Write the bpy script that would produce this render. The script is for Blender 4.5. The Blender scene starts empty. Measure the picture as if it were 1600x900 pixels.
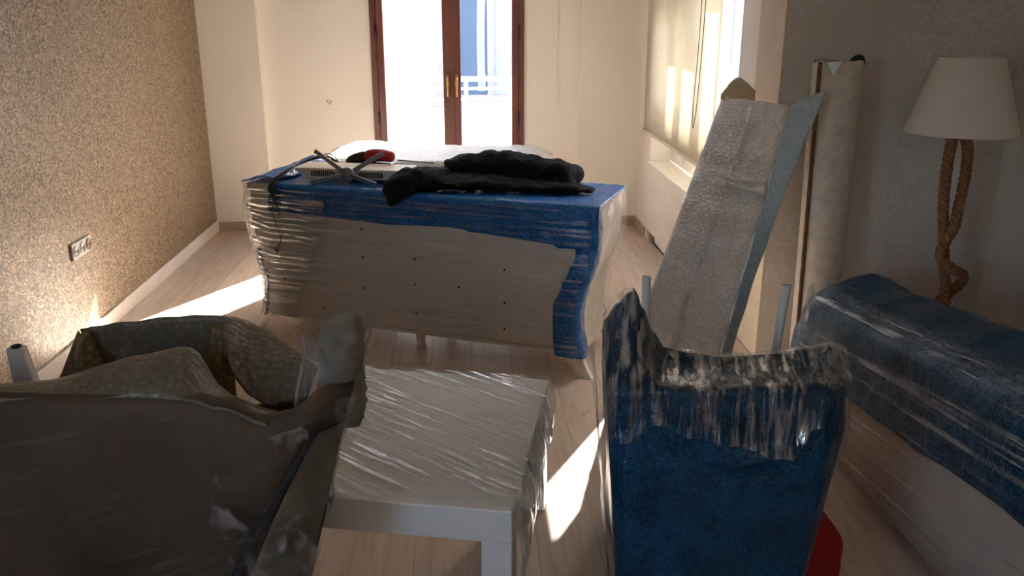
import bpy, bmesh, math, random
from mathutils import Vector, Matrix, noise

random.seed(7)
SC = bpy.context.scene
C = SC.collection
PI = math.pi

# ------------------------------------------------------------------ camera
FPX = 1350.0
CAM_H = 1.6
PITCH = math.atan(430 / 1350.0)
YAW = math.radians(3.2)
cd = bpy.data.cameras.new('camera')
cam = bpy.data.objects.new('camera', cd)
C.objects.link(cam)
cd.sensor_width = 36.0
cd.lens = 36.0 * FPX / 1600.0
cd.clip_start = 0.05
cam.location = (0, 0, CAM_H)
cam.rotation_euler = (PI / 2 - PITCH, 0, -YAW)
SC.camera = cam

# ------------------------------------------------------------------ sky, sun, exposure
SUN_AZ = (-0.4919, -0.8706)
SUN_EL = math.radians(36.5)
w = bpy.data.worlds.new('sky')
SC.world = w
w.use_nodes = True
wn = w.node_tree
wn.nodes.clear()
sky = wn.nodes.new('ShaderNodeTexSky')
sky.sky_type = 'NISHITA'
sky.sun_disc = False
sky.sun_elevation = SUN_EL
sky.sun_rotation = math.atan2(-SUN_AZ[0], -SUN_AZ[1])
sky.dust_density = 2.5
sky.air_density = 0.9
bgn = wn.nodes.new('ShaderNodeBackground')
bgn.inputs['Strength'].default_value = 0.42
wo = wn.nodes.new('ShaderNodeOutputWorld')
wn.links.new(sky.outputs[0], bgn.inputs[0])
wn.links.new(bgn.outputs[0], wo.inputs[0])

sd = bpy.data.lights.new('sun', 'SUN')
sd.energy = 9.0
sd.angle = math.radians(0.55)
sd.color = (1.0, 0.97, 0.93)
sun = bpy.data.objects.new('sun', sd)
C.objects.link(sun)
dirv = Vector((SUN_AZ[0] * math.cos(SUN_EL), SUN_AZ[1] * math.cos(SUN_EL), -math.sin(SUN_EL)))
sun.rotation_euler = dirv.to_track_quat('-Z', 'Y').to_euler()
sun.location = (4, 10, 7)


def portal(name, loc, rot, sx, sy):
    # guides sky sampling through an opening; gives no light of its own
    l = bpy.data.lights.new(name, 'AREA')
    l.shape = 'RECTANGLE'
    l.size = sx
    l.size_y = sy
    l.cycles.is_portal = True
    o = bpy.data.objects.new(name, l)
    o.location = loc
    o.rotation_euler = rot
    C.objects.link(o)


portal('portal_door', (-0.105, 6.97, 1.23), (-PI / 2, 0, 0), 1.12, 2.42)
portal('portal_window', (1.66, 5.24, 1.4), (0, PI / 2, 0), 1.6, 1.95)
portal('portal_left', (-2.13, -.75, 1.5), (0, -PI / 2, 0), 1.3, 1.5)

vs = SC.view_settings
vs.view_transform = 'Standard'
vs.look = 'None'
vs.gamma = 1.0
vs.use_curve_mapping = False
vs.exposure = 2.5
SC.cycles.max_bounces = 10
SC.cycles.diffuse_bounces = 6
SC.cycles.transparent_max_bounces = 24
SC.cycles.sample_clamp_indirect = 6.0
SC.cycles.use_denoising = True
SC.cycles.caustics_reflective = False
SC.cycles.caustics_refractive = False


# ------------------------------------------------------------------ materials
def col(r, g, b):
    f = lambda c: (c / 255 / 12.92) if c / 255 <= .04045 else ((c / 255 + .055) / 1.055) ** 2.4
    return (f(r), f(g), f(b), 1)


class NT:
    def __init__(self, name):
        self.m = bpy.data.materials.new(name)
        self.m.use_nodes = True
        self.t = self.m.node_tree
        self.t.nodes.clear()
        self.out = self.n('ShaderNodeOutputMaterial')

    def n(self, typ, **kw):
        nd = self.t.nodes.new(typ)
        for k, v in kw.items():
            if hasattr(nd, k):
                setattr(nd, k, v)
            else:
                nd.inputs[k].default_value = v
        return nd

    def l(self, a, b):
        self.t.links.new(a, b)

    def coords(self, scale=(1, 1, 1), rot=(0, 0, 0), kind='Object'):
        tc = self.n('ShaderNodeTexCoord')
        mp = self.n('ShaderNodeMapping')
        mp.inputs['Scale'].default_value = scale
        mp.inputs['Rotation'].default_value = rot
        self.l(tc.outputs[kind], mp.inputs[0])
        return mp.outputs[0]

    def noise(self, vec, scale, detail=3, rough=.55, dist=0):
        nd = self.n('ShaderNodeTexNoise')
        nd.inputs['Scale'].default_value = scale
        nd.inputs['Detail'].default_value = detail
        nd.inputs['Roughness'].default_value = rough
        nd.inputs['Distortion'].default_value = dist
        self.l(vec, nd.inputs['Vector'])
        return nd.outputs['Fac']

    def ramp(self, fac, stops):
        nd = self.n('ShaderNodeValToRGB')
        cr = nd.color_ramp
        while len(cr.elements) > 1:
            cr.elements.remove(cr.elements[-1])
        cr.elements[0].position = stops[0][0]
        cr.elements[0].color = stops[0][1]
        for p, c in stops[1:]:
            e = cr.elements.new(p)
            e.color = c
        self.l(fac, nd.inputs[0])
        return nd.outputs[0]

    def math(self, op, a, b=None):
        nd = self.n('ShaderNodeMath', operation=op)
        for i, v in enumerate((a, b)):
            if v is None:
                continue
            if isinstance(v, (int, float)):
                nd.inputs[i].default_value = v
            else:
                self.l(v, nd.inputs[i])
        return nd.outputs[0]

    def bump(self, h, strength=.3, dist=.01, normal=None):
        nd = self.n('ShaderNodeBump')
        nd.inputs['Strength'].default_value = strength
        nd.inputs['Distance'].default_value = dist
        self.l(h, nd.inputs['Height'])
        if normal is not None:
            self.l(normal, nd.inputs['Normal'])
        return nd.outputs[0]

    def pbr(self, color, rough=.6, metal=0, spec=.5, normal=None, **kw):
        p = self.n('ShaderNodeBsdfPrincipled')
        if isinstance(color, tuple):
            p.inputs['Base Color'].default_value = color
        else:
            self.l(color, p.inputs['Base Color'])
        for key, v in (('Roughness', rough), ('Metallic', metal), ('Specular IOR Level', spec)):
            if isinstance(v, (int, float)):
                p.inputs[key].default_value = v
            else:
                self.l(v, p.inputs[key])
        if normal is not None:
            self.l(normal, p.inputs['Normal'])
        for k, v in kw.items():
            p.inputs[k.replace('_', ' ')].default_value = v
        return p.outputs[0]

    def done(self, sh):
        self.l(sh, self.out.inputs[0])
        return self.m


M = {}
W1 = (1, 1, 1, 1)
K1 = (0, 0, 0, 1)


def simple(name, c, rough=.6, metal=0, spec=.5, var=.06, nscale=6, bscale=60, bstr=.08):
    t = NT(name)
    v = t.coords()
    nz = t.noise(v, nscale, 4)
    c1 = tuple(x * (1 - var) for x in c[:3]) + (1,)
    c2 = tuple(min(1, x * (1 + var)) for x in c[:3]) + (1,)
    cc = t.ramp(nz, [(.3, c1), (.7, c2)])
    b = t.bump(t.noise(v, bscale, 3), bstr, .004)
    M[name] = t.done(t.pbr(cc, rough, metal, spec, b))
    return M[name]


def wallpaper(name, c, c2, sheen=.25, scale=9.0):
    t = NT(name)
    v = t.coords()
    big = t.noise(v, 1.3, 3)
    vo = t.n('ShaderNodeTexVoronoi')
    vo.inputs['Scale'].default_value = scale
    t.l(v, vo.inputs['Vector'])
    wv = t.n('ShaderNodeTexWave', wave_type='RINGS')
    wv.inputs['Scale'].default_value = scale * 1.4
    wv.inputs['Distortion'].default_value = 14
    wv.inputs['Detail'].default_value = 2
    wv.inputs['Detail Scale'].default_value = 1.6
    t.l(v, wv.inputs['Vector'])
    swirl = t.ramp(wv.outputs['Fac'], [(.55, K1), (.72, W1)])
    patch = t.ramp(t.noise(v, scale * .42, 2), [(.44, K1), (.6, W1)])
    mk = t.math('MULTIPLY', swirl, patch)
    fine = t.noise(t.coords((1, 1, .25)), 220, 2)
    base0 = t.ramp(big, [(.3, c), (.7, c2)])
    mxp = t.n('ShaderNodeMix', data_type='RGBA')
    t.l(t.math('MULTIPLY', mk, sheen), mxp.inputs[0])
    t.l(base0, mxp.inputs[6])
    mxp.inputs[7].default_value = col(236, 236, 236)
    base = mxp.outputs[2]
    rg = t.math('SUBTRACT', .62, t.math('MULTIPLY', mk, sheen))
    b = t.bump(t.math('ADD', t.math('MULTIPLY', mk, .6), t.math('MULTIPLY', fine, .35)), .22, .004)
    M[name] = t.done(t.pbr(base, rg, 0, .4, b))


def glitter(name):
    t = NT(name)
    v = t.coords()
    vo = t.n('ShaderNodeTexVoronoi')
    vo.inputs['Scale'].default_value = 130
    t.l(v, vo.inputs['Vector'])
    sep = t.n('ShaderNodeSeparateColor')
    t.l(vo.outputs['Color'], sep.inputs[0])
    big = t.noise(v, 20, 4)
    mixf = t.math('ADD', t.math('MULTIPLY', sep.outputs[0], .75), t.math('MULTIPLY', big, .3))
    base = t.ramp(mixf, [(.1, col(84, 70, 54)), (.5, col(148, 126, 102)), (.95, col(192, 168, 138))])
    nm = t.n('ShaderNodeBump')
    nm.inputs['Strength'].default_value = .8
    nm.inputs['Distance'].default_value = .006
    t.l(sep.outputs[1], nm.inputs['Height'])
    metal = t.ramp(sep.outputs[2], [(.55, (.15, .15, .15, 1)), (.7, (.75, .75, .75, 1))])
    M[name] = t.done(t.pbr(base, .42, metal, .5, nm.outputs[0]))


def laminate(name):
    t = NT(name)
    oi = t.n('ShaderNodeObjectInfo')
    tc = t.n('ShaderNodeTexCoord')
    add = t.n('ShaderNodeVectorMath', operation='ADD')
    cmb = t.n('ShaderNodeCombineXYZ')
    t.l(t.math('MULTIPLY', oi.outputs['Random'], 37.0), cmb.inputs[0])
    t.l(t.math('MULTIPLY', oi.outputs['Random'], 11.0), cmb.inputs[1])
    t.l(tc.outputs['Object'], add.inputs[0])
    t.l(cmb.outputs[0], add.inputs[1])
    mp = t.n('ShaderNodeMapping')
    mp.inputs['Scale'].default_value = (14, 1.2, 1)
    t.l(add.outputs[0], mp.inputs[0])
    g = t.noise(mp.outputs[0], 2.4, 6, .6, .6)
    base = t.ramp(g, [(.25, col(174, 153, 137)), (.5, col(198, 179, 163)), (.75, col(210, 193, 177))])
    kn = t.noise(add.outputs[0], 7, 2)
    kr = t.ramp(kn, [(.7, W1), (.8, (.72, .62, .54, 1))])
    mx = t.n('ShaderNodeMix', data_type='RGBA', blend_type='MULTIPLY')
    mx.inputs[0].default_value = 1
    t.l(base, mx.inputs[6])
    t.l(kr, mx.inputs[7])
    hs = t.n('ShaderNodeHueSaturation')
    t.l(mx.outputs[2], hs.inputs['Color'])
    t.l(t.math('ADD', .93, t.math('MULTIPLY', oi.outputs['Random'], .12)), hs.inputs['Value'])
    b = t.bump(g, .05, .002)
    M[name] = t.done(t.pbr(hs.outputs[0], .36, 0, .45, b))


def bubble(name, c, c2, rough=.3, scale=70, strength=.5, crumple=.35, transl=0.0, spec=.5, metal=0.0):
    t = NT(name)
    v = t.coords()
    dv = t.n('ShaderNodeVectorMath', operation='ADD')
    nn = t.n('ShaderNodeTexNoise')
    nn.inputs['Scale'].default_value = 5
    t.l(v, nn.inputs['Vector'])
    sc = t.n('ShaderNodeVectorMath', operation='SCALE')
    sc.inputs['Scale'].default_value = .05
    t.l(nn.outputs['Color'], sc.inputs[0])
    t.l(v, dv.inputs[0])
    t.l(sc.outputs[0], dv.inputs[1])
    vo = t.n('ShaderNodeTexVoronoi')
    vo.inputs['Scale'].default_value = scale
    vo.inputs['Randomness'].default_value = .6
    t.l(dv.outputs[0], vo.inputs['Vector'])
    dome = t.ramp(vo.outputs['Distance'], [(.1, W1), (.62, K1)])
    cr = t.noise(v, 9, 5, .6, .5)
    base = t.ramp(t.math('ADD', t.math('MULTIPLY', dome, .35), t.math('MULTIPLY', cr, .65)), [(.3, c), (.7, c2)])
    b1 = t.bump(cr, crumple, .03)
    b2 = t.bump(dome, strength, .004, b1)
    sh = t.pbr(base, rough, metal, spec, b2)
    if transl:
        tr = t.n('ShaderNodeBsdfTranslucent')
        t.l(base, tr.inputs[0])
        mx = t.n('ShaderNodeMixShader')
        mx.inputs[0].default_value = transl
        t.l(sh, mx.inputs[1])
        t.l(tr.outputs[0], mx.inputs[2])
        sh = mx.outputs[0]
    M[name] = t.done(sh)


def film(name, scale=(3, 3, 90), rot=(0, 0, 0), cover=.35, lo=.5, hi=.68, rough=.1, fres=.22, haze=.25, bstr=.8):
    # clear stretch film: mostly see-through, glossy along its stretched creases
    t = NT(name)
    v0 = t.coords((1, 1, 1), rot)
    mp = t.n('ShaderNodeMapping')
    mp.inputs['Scale'].default_value = scale
    t.l(v0, mp.inputs[0])
    v = mp.outputs[0]
    n1 = t.noise(v, 1.0, 3, .6, .3)
    v2 = t.coords()
    n2 = t.noise(v2, 7, 2)
    pat = t.ramp(n2, [(.38, K1), (.62, W1)])
    st = t.math('MULTIPLY', t.ramp(n1, [(lo, K1), (hi, W1)]), t.math('ADD', .35, t.math('MULTIPLY', pat, .65)))
    cr = t.noise(v2, 26, 3, .6, 1.2)
    b1 = t.bump(n1, bstr, .012)
    b2 = t.bump(cr, .25, .012, b1)
    lw = t.n('ShaderNodeLayerWeight')
    lw.inputs['Blend'].default_value = fres
    t.l(b2, lw.inputs['Normal'])
    fac = t.math('MINIMUM', t.math('ADD', t.math('MULTIPLY', lw.outputs['Fresnel'], .75), t.math('MULTIPLY', st, cover)), .92)
    tr = t.n('ShaderNodeBsdfTransparent')
    tr.inputs[0].default_value = (.96, .97, .97, 1)
    gl = t.n('ShaderNodeBsdfGlossy')
    gl.inputs['Roughness'].default_value = rough
    gl.inputs['Color'].default_value = (.95, .96, .97, 1)
    t.l(b2, gl.inputs['Normal'])
    df = t.n('ShaderNodeBsdfTranslucent')
    df.inputs[0].default_value = (.85, .86, .87, 1)
    d2 = t.n('ShaderNodeBsdfDiffuse')
    d2.inputs[0].default_value = (.85, .86, .87, 1)
    md = t.n('ShaderNodeMixShader')
    md.inputs[0].default_value = .5
    t.l(df.outputs[0], md.inputs[1])
    t.l(d2.outputs[0], md.inputs[2])
    mg = t.n('ShaderNodeMixShader')
    mg.inputs[0].default_value = haze
    t.l(gl.outputs[0], mg.inputs[1])
    t.l(md.outputs[0], mg.inputs[2])
    mx = t.n('ShaderNodeMixShader')
    t.l(fac, mx.inputs[0])
    t.l(tr.outputs[0], mx.inputs[1])
    t.l(mg.outputs[0], mx.inputs[2])
    M[name] = t.done(mx.outputs[0])


def glass(name, tint=(.97, .98, .98, 1), refl=.07):
    t = NT(name)
    tr = t.n('ShaderNodeBsdfTransparent')
    tr.inputs[0].default_value = tint
    gl = t.n('ShaderNodeBsdfGlossy')
    gl.inputs['Roughness'].default_value = .02
    v = t.coords()
    mx = t.n('ShaderNodeMixShader')
    t.l(t.math('ADD', refl, t.math('MULTIPLY', t.noise(v, 2, 1), .01)), mx.inputs[0])
    t.l(tr.outputs[0], mx.inputs[1])
    t.l(gl.outputs[0], mx.inputs[2])
    M[name] = t.done(mx.outputs[0])


def cloth(name, c, c2, transl=0, rough=.85, weave=380, bstr=.25, nscale=5):
    t = NT(name)
    v = t.coords()
    base = t.ramp(t.noise(v, nscale, 5), [(.3, c), (.7, c2)])
    wv = t.noise(t.coords((1, 1, .3)), weave, 2)
    b0 = t.bump(t.noise(v, 14, 4), .2, .02)
    b = t.bump(wv, bstr, .002, b0)
    sh = t.pbr(base, rough, 0, .2, b)
    if transl:
        tr = t.n('ShaderNodeBsdfTranslucent')
        t.l(base, tr.inputs[0])
        mx = t.n('ShaderNodeMixShader')
        mx.inputs[0].default_value = transl
        t.l(sh, mx.inputs[1])
        t.l(tr.outputs[0], mx.inputs[2])
        sh = mx.outputs[0]
    M[name] = t.done(sh)


def wood(name, c, c2, scale=(2, 2, 30), rough=.4):
    t = NT(name)
    v = t.coords(scale)
    g = t.noise(v, 1.5, 5, .6, .8)
    base = t.ramp(g, [(.3, c), (.7, c2)])
    M[name] = t.done(t.pbr(base, rough, 0, .5, t.bump(g, .1, .003)))


wallpaper('cream_wallpaper', col(236, 229, 219), col(242, 236, 227), .2, 7)
wallpaper('taupe_wallpaper', col(206, 196, 187), col(216, 206, 197), .45, 8)
glitter('gold_glitter_wallpaper')
laminate('laminate')
simple('underlay', col(120, 98, 80))
simple('ceiling_paint', col(240, 238, 232), .8)
simple('plain_beige_paint', col(214, 196, 172), .7)
simple('baseboard_white', col(225, 214, 204), .5)
simple('baseboard_taupe', col(182, 162, 144), .5)
wood('mahogany', col(98, 58, 50), col(124, 78, 68), (14, 14, 1.2), .32)
glass('pane_glass')
simple('brass', col(190, 150, 90), .3, .9)
simple('dark_metal', col(70, 66, 64), .35, .8)
simple('white_render', col(240, 238, 234), .8)
simple('cream_render', col(220, 206, 188), .8)
simple('pale_stone', col(205, 200, 195), .8)
simple('railing_white', col(235, 235, 235), .45)
simple('far_pane_blue', col(92, 106, 122), .8, 0, .1)
simple('far_curtain', col(170, 172, 176), .8)
simple('far_frame', col(165, 150, 150), .6)
simple('far_grey', col(150, 148, 150), .6)
cloth('blind_fabric', col(226, 219, 203), col(230, 224, 209), .45, .8, 300, .1)
simple('white_enamel', col(236, 228, 214), .45)
simple('outlet_plastic', col(236, 232, 226), .35)
simple('hole_black', col(18, 17, 17), .7)
simple('cream_board', col(240, 231, 221), .55, var=.04)
simple('cream_lacquer', col(234, 225, 212), .35)
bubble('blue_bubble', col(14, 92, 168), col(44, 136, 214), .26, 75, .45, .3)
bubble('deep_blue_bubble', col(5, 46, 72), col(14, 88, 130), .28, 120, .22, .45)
bubble('white_bubble', col(205, 204, 200), col(236, 234, 230), .35, 80, .6, .35, .15)
bubble('grey_bubble', col(206, 200, 194), col(236, 230, 224), .3, 62, .8, .35, .12)
bubble('pale_blue_sheet', col(190, 204, 212), col(222, 230, 234), .3, 78, .35, .4, .25)
bubble('tan_sheet', col(186, 168, 136), col(206, 190, 160), .5, 78, .2, .3, .25)
bubble('tan_bubble', col(130, 104, 66), col(186, 158, 108), .4, 62, .6, .2, .2)
bubble('olive_bubble', col(120, 108, 90), col(150, 138, 118), .3, 62, .4, .4, .1)
cloth('brown_blanket', col(76, 62, 50), col(108, 89, 72), 0, .65, 260, .4, 3)
cloth('grey_blanket', col(112, 104, 90), col(162, 152, 134), 0, .6, 120, .5, 9)
simple('fold_shade', col(52, 54, 58), .4)
film('film_sideboard', (1.5, 1.5, 62), (0, 0, 0), .5, .5, .64, .1, .2, .2, .9)
film('film_end', (16, 16, 16), (0, .6, 0), .4, .52, .68, .12, .25, .25, .7)
film('film_table', (3, 52, 6), (0, 0, .54), .75, .55, .63, .08, .2, .4, 1.0)
film('film_table_side', (30, 26, 1.6), (0, 0, 0), .8, .42, .6, .12, .3, .45, .9)
film('film_chair', (46, 10, 5), (0, 0, .2), .62, .45, .62, .12, .28, .3, .9)
film('film_sofa', (20, .7, 70), (.12, 0, 0), .55, .55, .66, .16, .12, .5, .6)
film('film_brown', (4, 4, 40), (0, .25, 0), .2, .56, .72, .16, .08, .3, .6)
film('film_corner', (9, 9, 5), (.2, .3, 0), .6, .52, .6, .06, .14, .25, 1.0)
film('film_crumple', (11, 11, 6), (.3, .2, 0), .5, .5, .6, .08, .16, .4, 1.0)
film('film_wrinkled', (1.2, 1.2, 46), (0, 0, 0), .8, .44, .58, .12, .3, .35, .8)
film('film_tape', (60, 60, 3), (0, 0, 0), .7, .35, .55, .15, .3, .6, .6)
film('film_tape_across', (6, 6, 70), (0, 0, 0), .75, .38, .55, .15, .3, .6, .6)
film('film_loose', (22, 22, 5), (.3, .2, 0), .35, .5, .66, .08, .3, .15, 1.0)
simple('table_white', col(244, 240, 234), .4, var=.02)
cloth('sofa_beige', col(190, 172, 158), col(204, 186, 172), 0, .85, 300, .15)
simple('leg_paint', col(226, 222, 216), .35, 0)
simple('pale_wood', col(214, 190, 166), .5)
simple('red_plastic', col(168, 14, 22), .35, var=.12)
simple('black_plastic', col(16, 17, 20), .35)
cloth('black_cloth', col(10, 12, 16), col(20, 22, 28), 0, .8, 300, .3)
cloth('shade_cloth', col(240, 231, 224), col(244, 237, 230), .35, .85, 420, .12)
cloth('rope_fibre', col(124, 86, 60), col(160, 118, 86), 0, .85, 200, .5, 30)
cloth('rug_back', col(196, 182, 168), col(220, 208, 194), 0, .9, 160, .6, 26)
cloth('rug_edge', col(120, 88, 62), col(150, 112, 82), 0, .9, 160, .5, 20)
simple('grey_metal', col(150, 152, 154), .35, .55)
simple('grille_black', col(28, 28, 30), .6)
simple('tan_tip', col(180, 130, 84), .5)
simple('silver', col(190, 190, 192), .25, .9)
simple('paper_white', col(238, 240, 242), .6)
simple('shutter_grey', col(200, 200, 200), .5)


# ------------------------------------------------------------------ geometry helpers
def obj(name, verts, faces, mat, parent=None, smooth=False, loc=None, rotz=None):
    me = bpy.data.meshes.new(name)
    me.from_pydata([tuple(v) for v in verts], [], faces)
    me.validate()
    bm = bmesh.new()
    bm.from_mesh(me)
    bmesh.ops.recalc_face_normals(bm, faces=bm.faces)
    bm.to_mesh(me)
    bm.free()
    if smooth:
        for p in me.polygons:
            p.use_smooth = True
    me.materials.append(M[mat])
    o = bpy.data.objects.new(name, me)
    C.objects.link(o)
    if parent is not None:
        o.parent = parent
    if loc is not None:
        o.location = loc
    if rotz is not None:
        o.rotation_euler = (0, 0, rotz)
    return o


def empty(name, loc=(0, 0, 0), rotz=0):
    o = bpy.data.objects.new(name, None)
    o.empty_display_size = .1
    o.location = loc
    o.rotation_euler = (0, 0, rotz)
    C.objects.link(o)
    return o


def tag(o, label, cat, group=None):
    o['label'] = label
    o['category'] = cat
    if group:
        o['group'] = group
    return o


def struct(o):
    o['kind'] = 'structure'
    return o


class G:
    """collects geometry for one mesh"""

    def __init__(self):
        self.v = []
        self.f = []

    def add(self, vs_, fs):
        k = len(self.v)
        self.v += [Vector(p) for p in vs_]
        self.f += [tuple(i + k for i in f) for f in fs]
        return self

    def box(self, x0, x1, y0, y1, z0, z1):
        vs_ = [(x0, y0, z0), (x1, y0, z0), (x1, y1, z0), (x0, y1, z0), (x0, y0, z1), (x1, y0, z1), (x1, y1, z1), (x0, y1, z1)]
        return self.add(vs_, [(0, 3, 2, 1), (4, 5, 6, 7), (0, 1, 5, 4), (1, 2, 6, 5), (2, 3, 7, 6), (3, 0, 4, 7)])

    def rings(self, rings, cap=True, closed=True):
        n = len(rings[0])
        vs_ = [p for r in rings for p in r]
        fs = []
        for i in range(len(rings) - 1):
            for j in range(n if closed else n - 1):
                a, b = i * n + j, i * n + (j + 1) % n
                fs.append((a, b, b + n, a + n))
        if cap:
            fs.append(tuple(range(n))[::-1])
            fs.append(tuple((len(rings) - 1) * n + j for j in range(n)))
        return self.add(vs_, fs)

    def grid(self, fn, nu, nv):
        vs_ = [fn(i / nu, j / nv) for i in range(nu + 1) for j in range(nv + 1)]
        fs = [(i * (nv + 1) + j, (i + 1) * (nv + 1) + j, (i + 1) * (nv + 1) + j + 1, i * (nv + 1) + j + 1)
              for i in range(nu) for j in range(nv)]
        return self.add(vs_, fs)

    def tube(self, path, r, seg=10, cap=True):
        path = [Vector(p) for p in path]
        rr = r if isinstance(r, (list, tuple)) else [r] * len(path)
        rings = []
        up = Vector((0.13, .37, .92)).normalized()
        for i, p in enumerate(path):
            d = (path[min(i + 1, len(path) - 1)] - path[max(i - 1, 0)]).normalized()
            a = d.cross(up)
            if a.length < .05:
                a = d.cross(Vector((1, 0, 0)))
            a.normalize()
            b = d.cross(a).normalized()
            up = -b if (-b).dot(up) > 0 else b
            rings.append([p + (a * math.cos(k * 2 * PI / seg) + b * math.sin(k * 2 * PI / seg)) * rr[i] for k in range(seg)])
        return self.rings(rings, cap)

    def bar(self, p0, p1, wx, wy, up=(0, 0, 1)):
        """square bar from p0 to p1"""
        p0, p1 = Vector(p0), Vector(p1)
        d = (p1 - p0).normalized()
        a = d.cross(Vector(up))
        if a.length < .05:
            a = d.cross(Vector((1, 0, 0)))
        a.normalize()
        b = d.cross(a).normalized()
        rs = []
        for p, s in ((p0, 1), (p1, 1)):
            rs.append([p + a * wx / 2 * i + b * wy / 2 * j for i, j in ((-1, -1), (1, -1), (1, 1), (-1, 1))])
        return self.rings(rs)

    def build(self, name, mat, parent=None, smooth=False, bevel=0, solid=0, sub=0, loc=None, rotz=None, off=-1):
        o = obj(name, self.v, self.f, mat, parent, smooth, loc, rotz)
        if solid:
            md = o.modifiers.new('solid', 'SOLIDIFY')
            md.thickness = solid
            md.offset = off
        if bevel:
            md = o.modifiers.new('bevel', 'BEVEL')
            md.width = bevel
            md.segments = 2
            md.limit_method = 'ANGLE'
        if sub:
            md = o.modifiers.new('sub', 'SUBSURF')
            md.levels = sub
            md.render_levels = sub
        return o


def bx(name, x0, x1, y0, y1, z0, z1, mat, parent=None, bevel=0):
    return G().box(x0, x1, y0, y1, z0, z1).build(name, mat, parent, bevel=bevel)


def interp(x, pts, smooth=False):
    if x <= pts[0][0]:
        return pts[0][1]
    for (a, b), (c_, d) in zip(pts, pts[1:]):
        if x <= c_:
            t = (x - a) / (c_ - a)
            if smooth:
                t = t * t * (3 - 2 * t)
            return b + (d - b) * t
    return pts[-1][1]


def spline(pts, n):
    """Catmull-Rom through pts"""
    pts = [Vector(p) for p in pts]
    out = []
    for k in range(n + 1):
        u = k / n * (len(pts) - 1)
        i = min(int(u), len(pts) - 2)
        t = u - i
        p0, p1, p2, p3 = pts[max(i - 1, 0)], pts[i], pts[i + 1], pts[min(i + 2, len(pts) - 1)]
        out.append(.5 * ((2 * p1) + (p2 - p0) * t + (2 * p0 - 5 * p1 + 4 * p2 - p3) * t * t + (3 * p1 - p0 - 3 * p2 + p3) * t ** 3))
    return out


def nz(p, s=1.0, seed=0.0):
    p = Vector(p) * s + Vector((seed, seed * 1.7, seed * .3))
    return noise.noise(p)


def ridged(p, s=1.0, seed=0.0):
    return 1 - 2 * abs(nz(p, s, seed))


# ================================================================== SETTING
XL, XR, XN = -1.9, 1.35, 2.36       # left wall, window wall, right wall of the near part
YB, YD, YR = 6.70, 3.67, -1.6       # back wall, dark wall, wall behind the camera
HC = 2.7

fl = struct(bx('floor', XL - .1, XN + .1, YR - .1, YB + .02, -.10, -.0125, 'underlay'))
pw, pl_ = .192, 1.285
row = 0
x = XL
base_plank = {}
while x < XN - .01:
    x1 = min(x + pw, XN)
    ymax = YB if x < XR - .05 else YD
    y = YR - (row * .47 % 1) * pl_
    while y < ymax:
        y0, y1 = max(y, YR), min(y + pl_, ymax)
        if y1 - y0 > .02:
            key = (round(x1 - x, 3), round(y1 - y0, 3))
            if key not in base_plank:
                g = G().box(.0006, x1 - x - .0006, .0006, y1 - y0 - .0006, -.0120, 0)
                p = g.build('plank', 'laminate', fl)
                base_plank[key] = p.data
            else:
                p = bpy.data.objects.new('plank', base_plank[key])
                C.objects.link(p)
                p.parent = fl
            p.location = (x, y0, 0)
        y += pl_
    x += pw
    row += 1

struct(G().box(XL - .1, XR + .26, YR - .1, YB + .26, HC, HC + .1).box(XR + .26, XN + .1, YR - .1, YD + .24, HC, HC + .1).build('ceiling', 'ceiling_paint'))
RX0, RX1, RZ0, RZ1 = -1.5, 0.0, .85, 2.15       # window added in the left wall for fill light, behind the viewer
g = G().box(XL - .22, XL, YR - .1, RX0, 0, HC).box(XL - .22, XL, RX1, YB + .26, 0, HC).box(XL - .22, XL, RX0, RX1, 0, RZ0).box(XL - .22, XL, RX0, RX1, RZ1, HC)
struct(g.build('wall_left', 'gold_glitter_wallpaper'))
# back wall with the balcony door opening
DX0, DX1, DZ = -.675, .465, 2.46
g = G().box(XL, DX0, YB, YB + .26, 0, HC).box(DX1, XR, YB, YB + .26, 0, HC).box(DX0, DX1, YB, YB + .26, DZ, HC)
wb = struct(g.build('wall_back', 'cream_wallpaper'))
bx('pilaster', XL, -1.475, YB - .10, YB, 0, HC, 'cream_wallpaper', wb)
bx('pilaster', .885, XR, YB - .07, YB, 0, HC, 'cream_wallpaper', wb)
# window wall, opening above the radiator cover
WY0, WY1, WZ0, WZ1 = 4.28, 6.2, .575, 2.25
g = G().box(XR, XR + .26, YD + .01, WY0, 0, HC).box(XR, XR + .26, WY1, YB, 0, HC)
g.box(XR, XR + .26, WY0, WY1, WZ1, HC).box(XR + .03, XR + .26, WY0, WY1, 0, WZ0 - .02)
struct(g.build('wall_window', 'cream_wallpaper'))
struct(bx('trim_1', XR - .012, XR - .0005, YD + .0, YD + .32, 0, HC, 'plain_beige_paint'))
struct(bx('wall_niche', XR, XN + .1, YD, YD + .24, 0, HC, 'taupe_wallpaper'))
struct(bx('wall_right', XN, XN + .1, YR - .1, YD, 0, HC, 'taupe_wallpaper'))
struct(bx('wall_rear', XL, XN, YR - .1, YR, 0, HC, 'cream_wallpaper'))
# baseboards
struct(bx('baseboard_left', XL, XL + .014, YR, YB - .10, 0, .085, 'baseboard_white', bevel=.003))
g = G().box(XL + .014, -1.475, YB - .114, YB - .10, 0, .07).box(-1.475, DX0 - .03, YB - .014, YB, 0, .07)
g.box(DX1 + .03, .885, YB - .014, YB, 0, .07).box(.885, XR, YB - .084, YB - .07, 0, .07)
struct(g.build('baseboard_back', 'baseboard_taupe'))
g = G().box(XR - .014, XR, 6.24, YB - .084, 0, .07).box(XR - .026, XR - .012, YD + .01, 4.2, 0, .07)
struct(g.build('baseboard_window', 'baseboard_taupe'))
struct(bx('baseboard_niche', XR, XN, YD - .014, YD, 0, .08, 'baseboard_taupe'))

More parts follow.
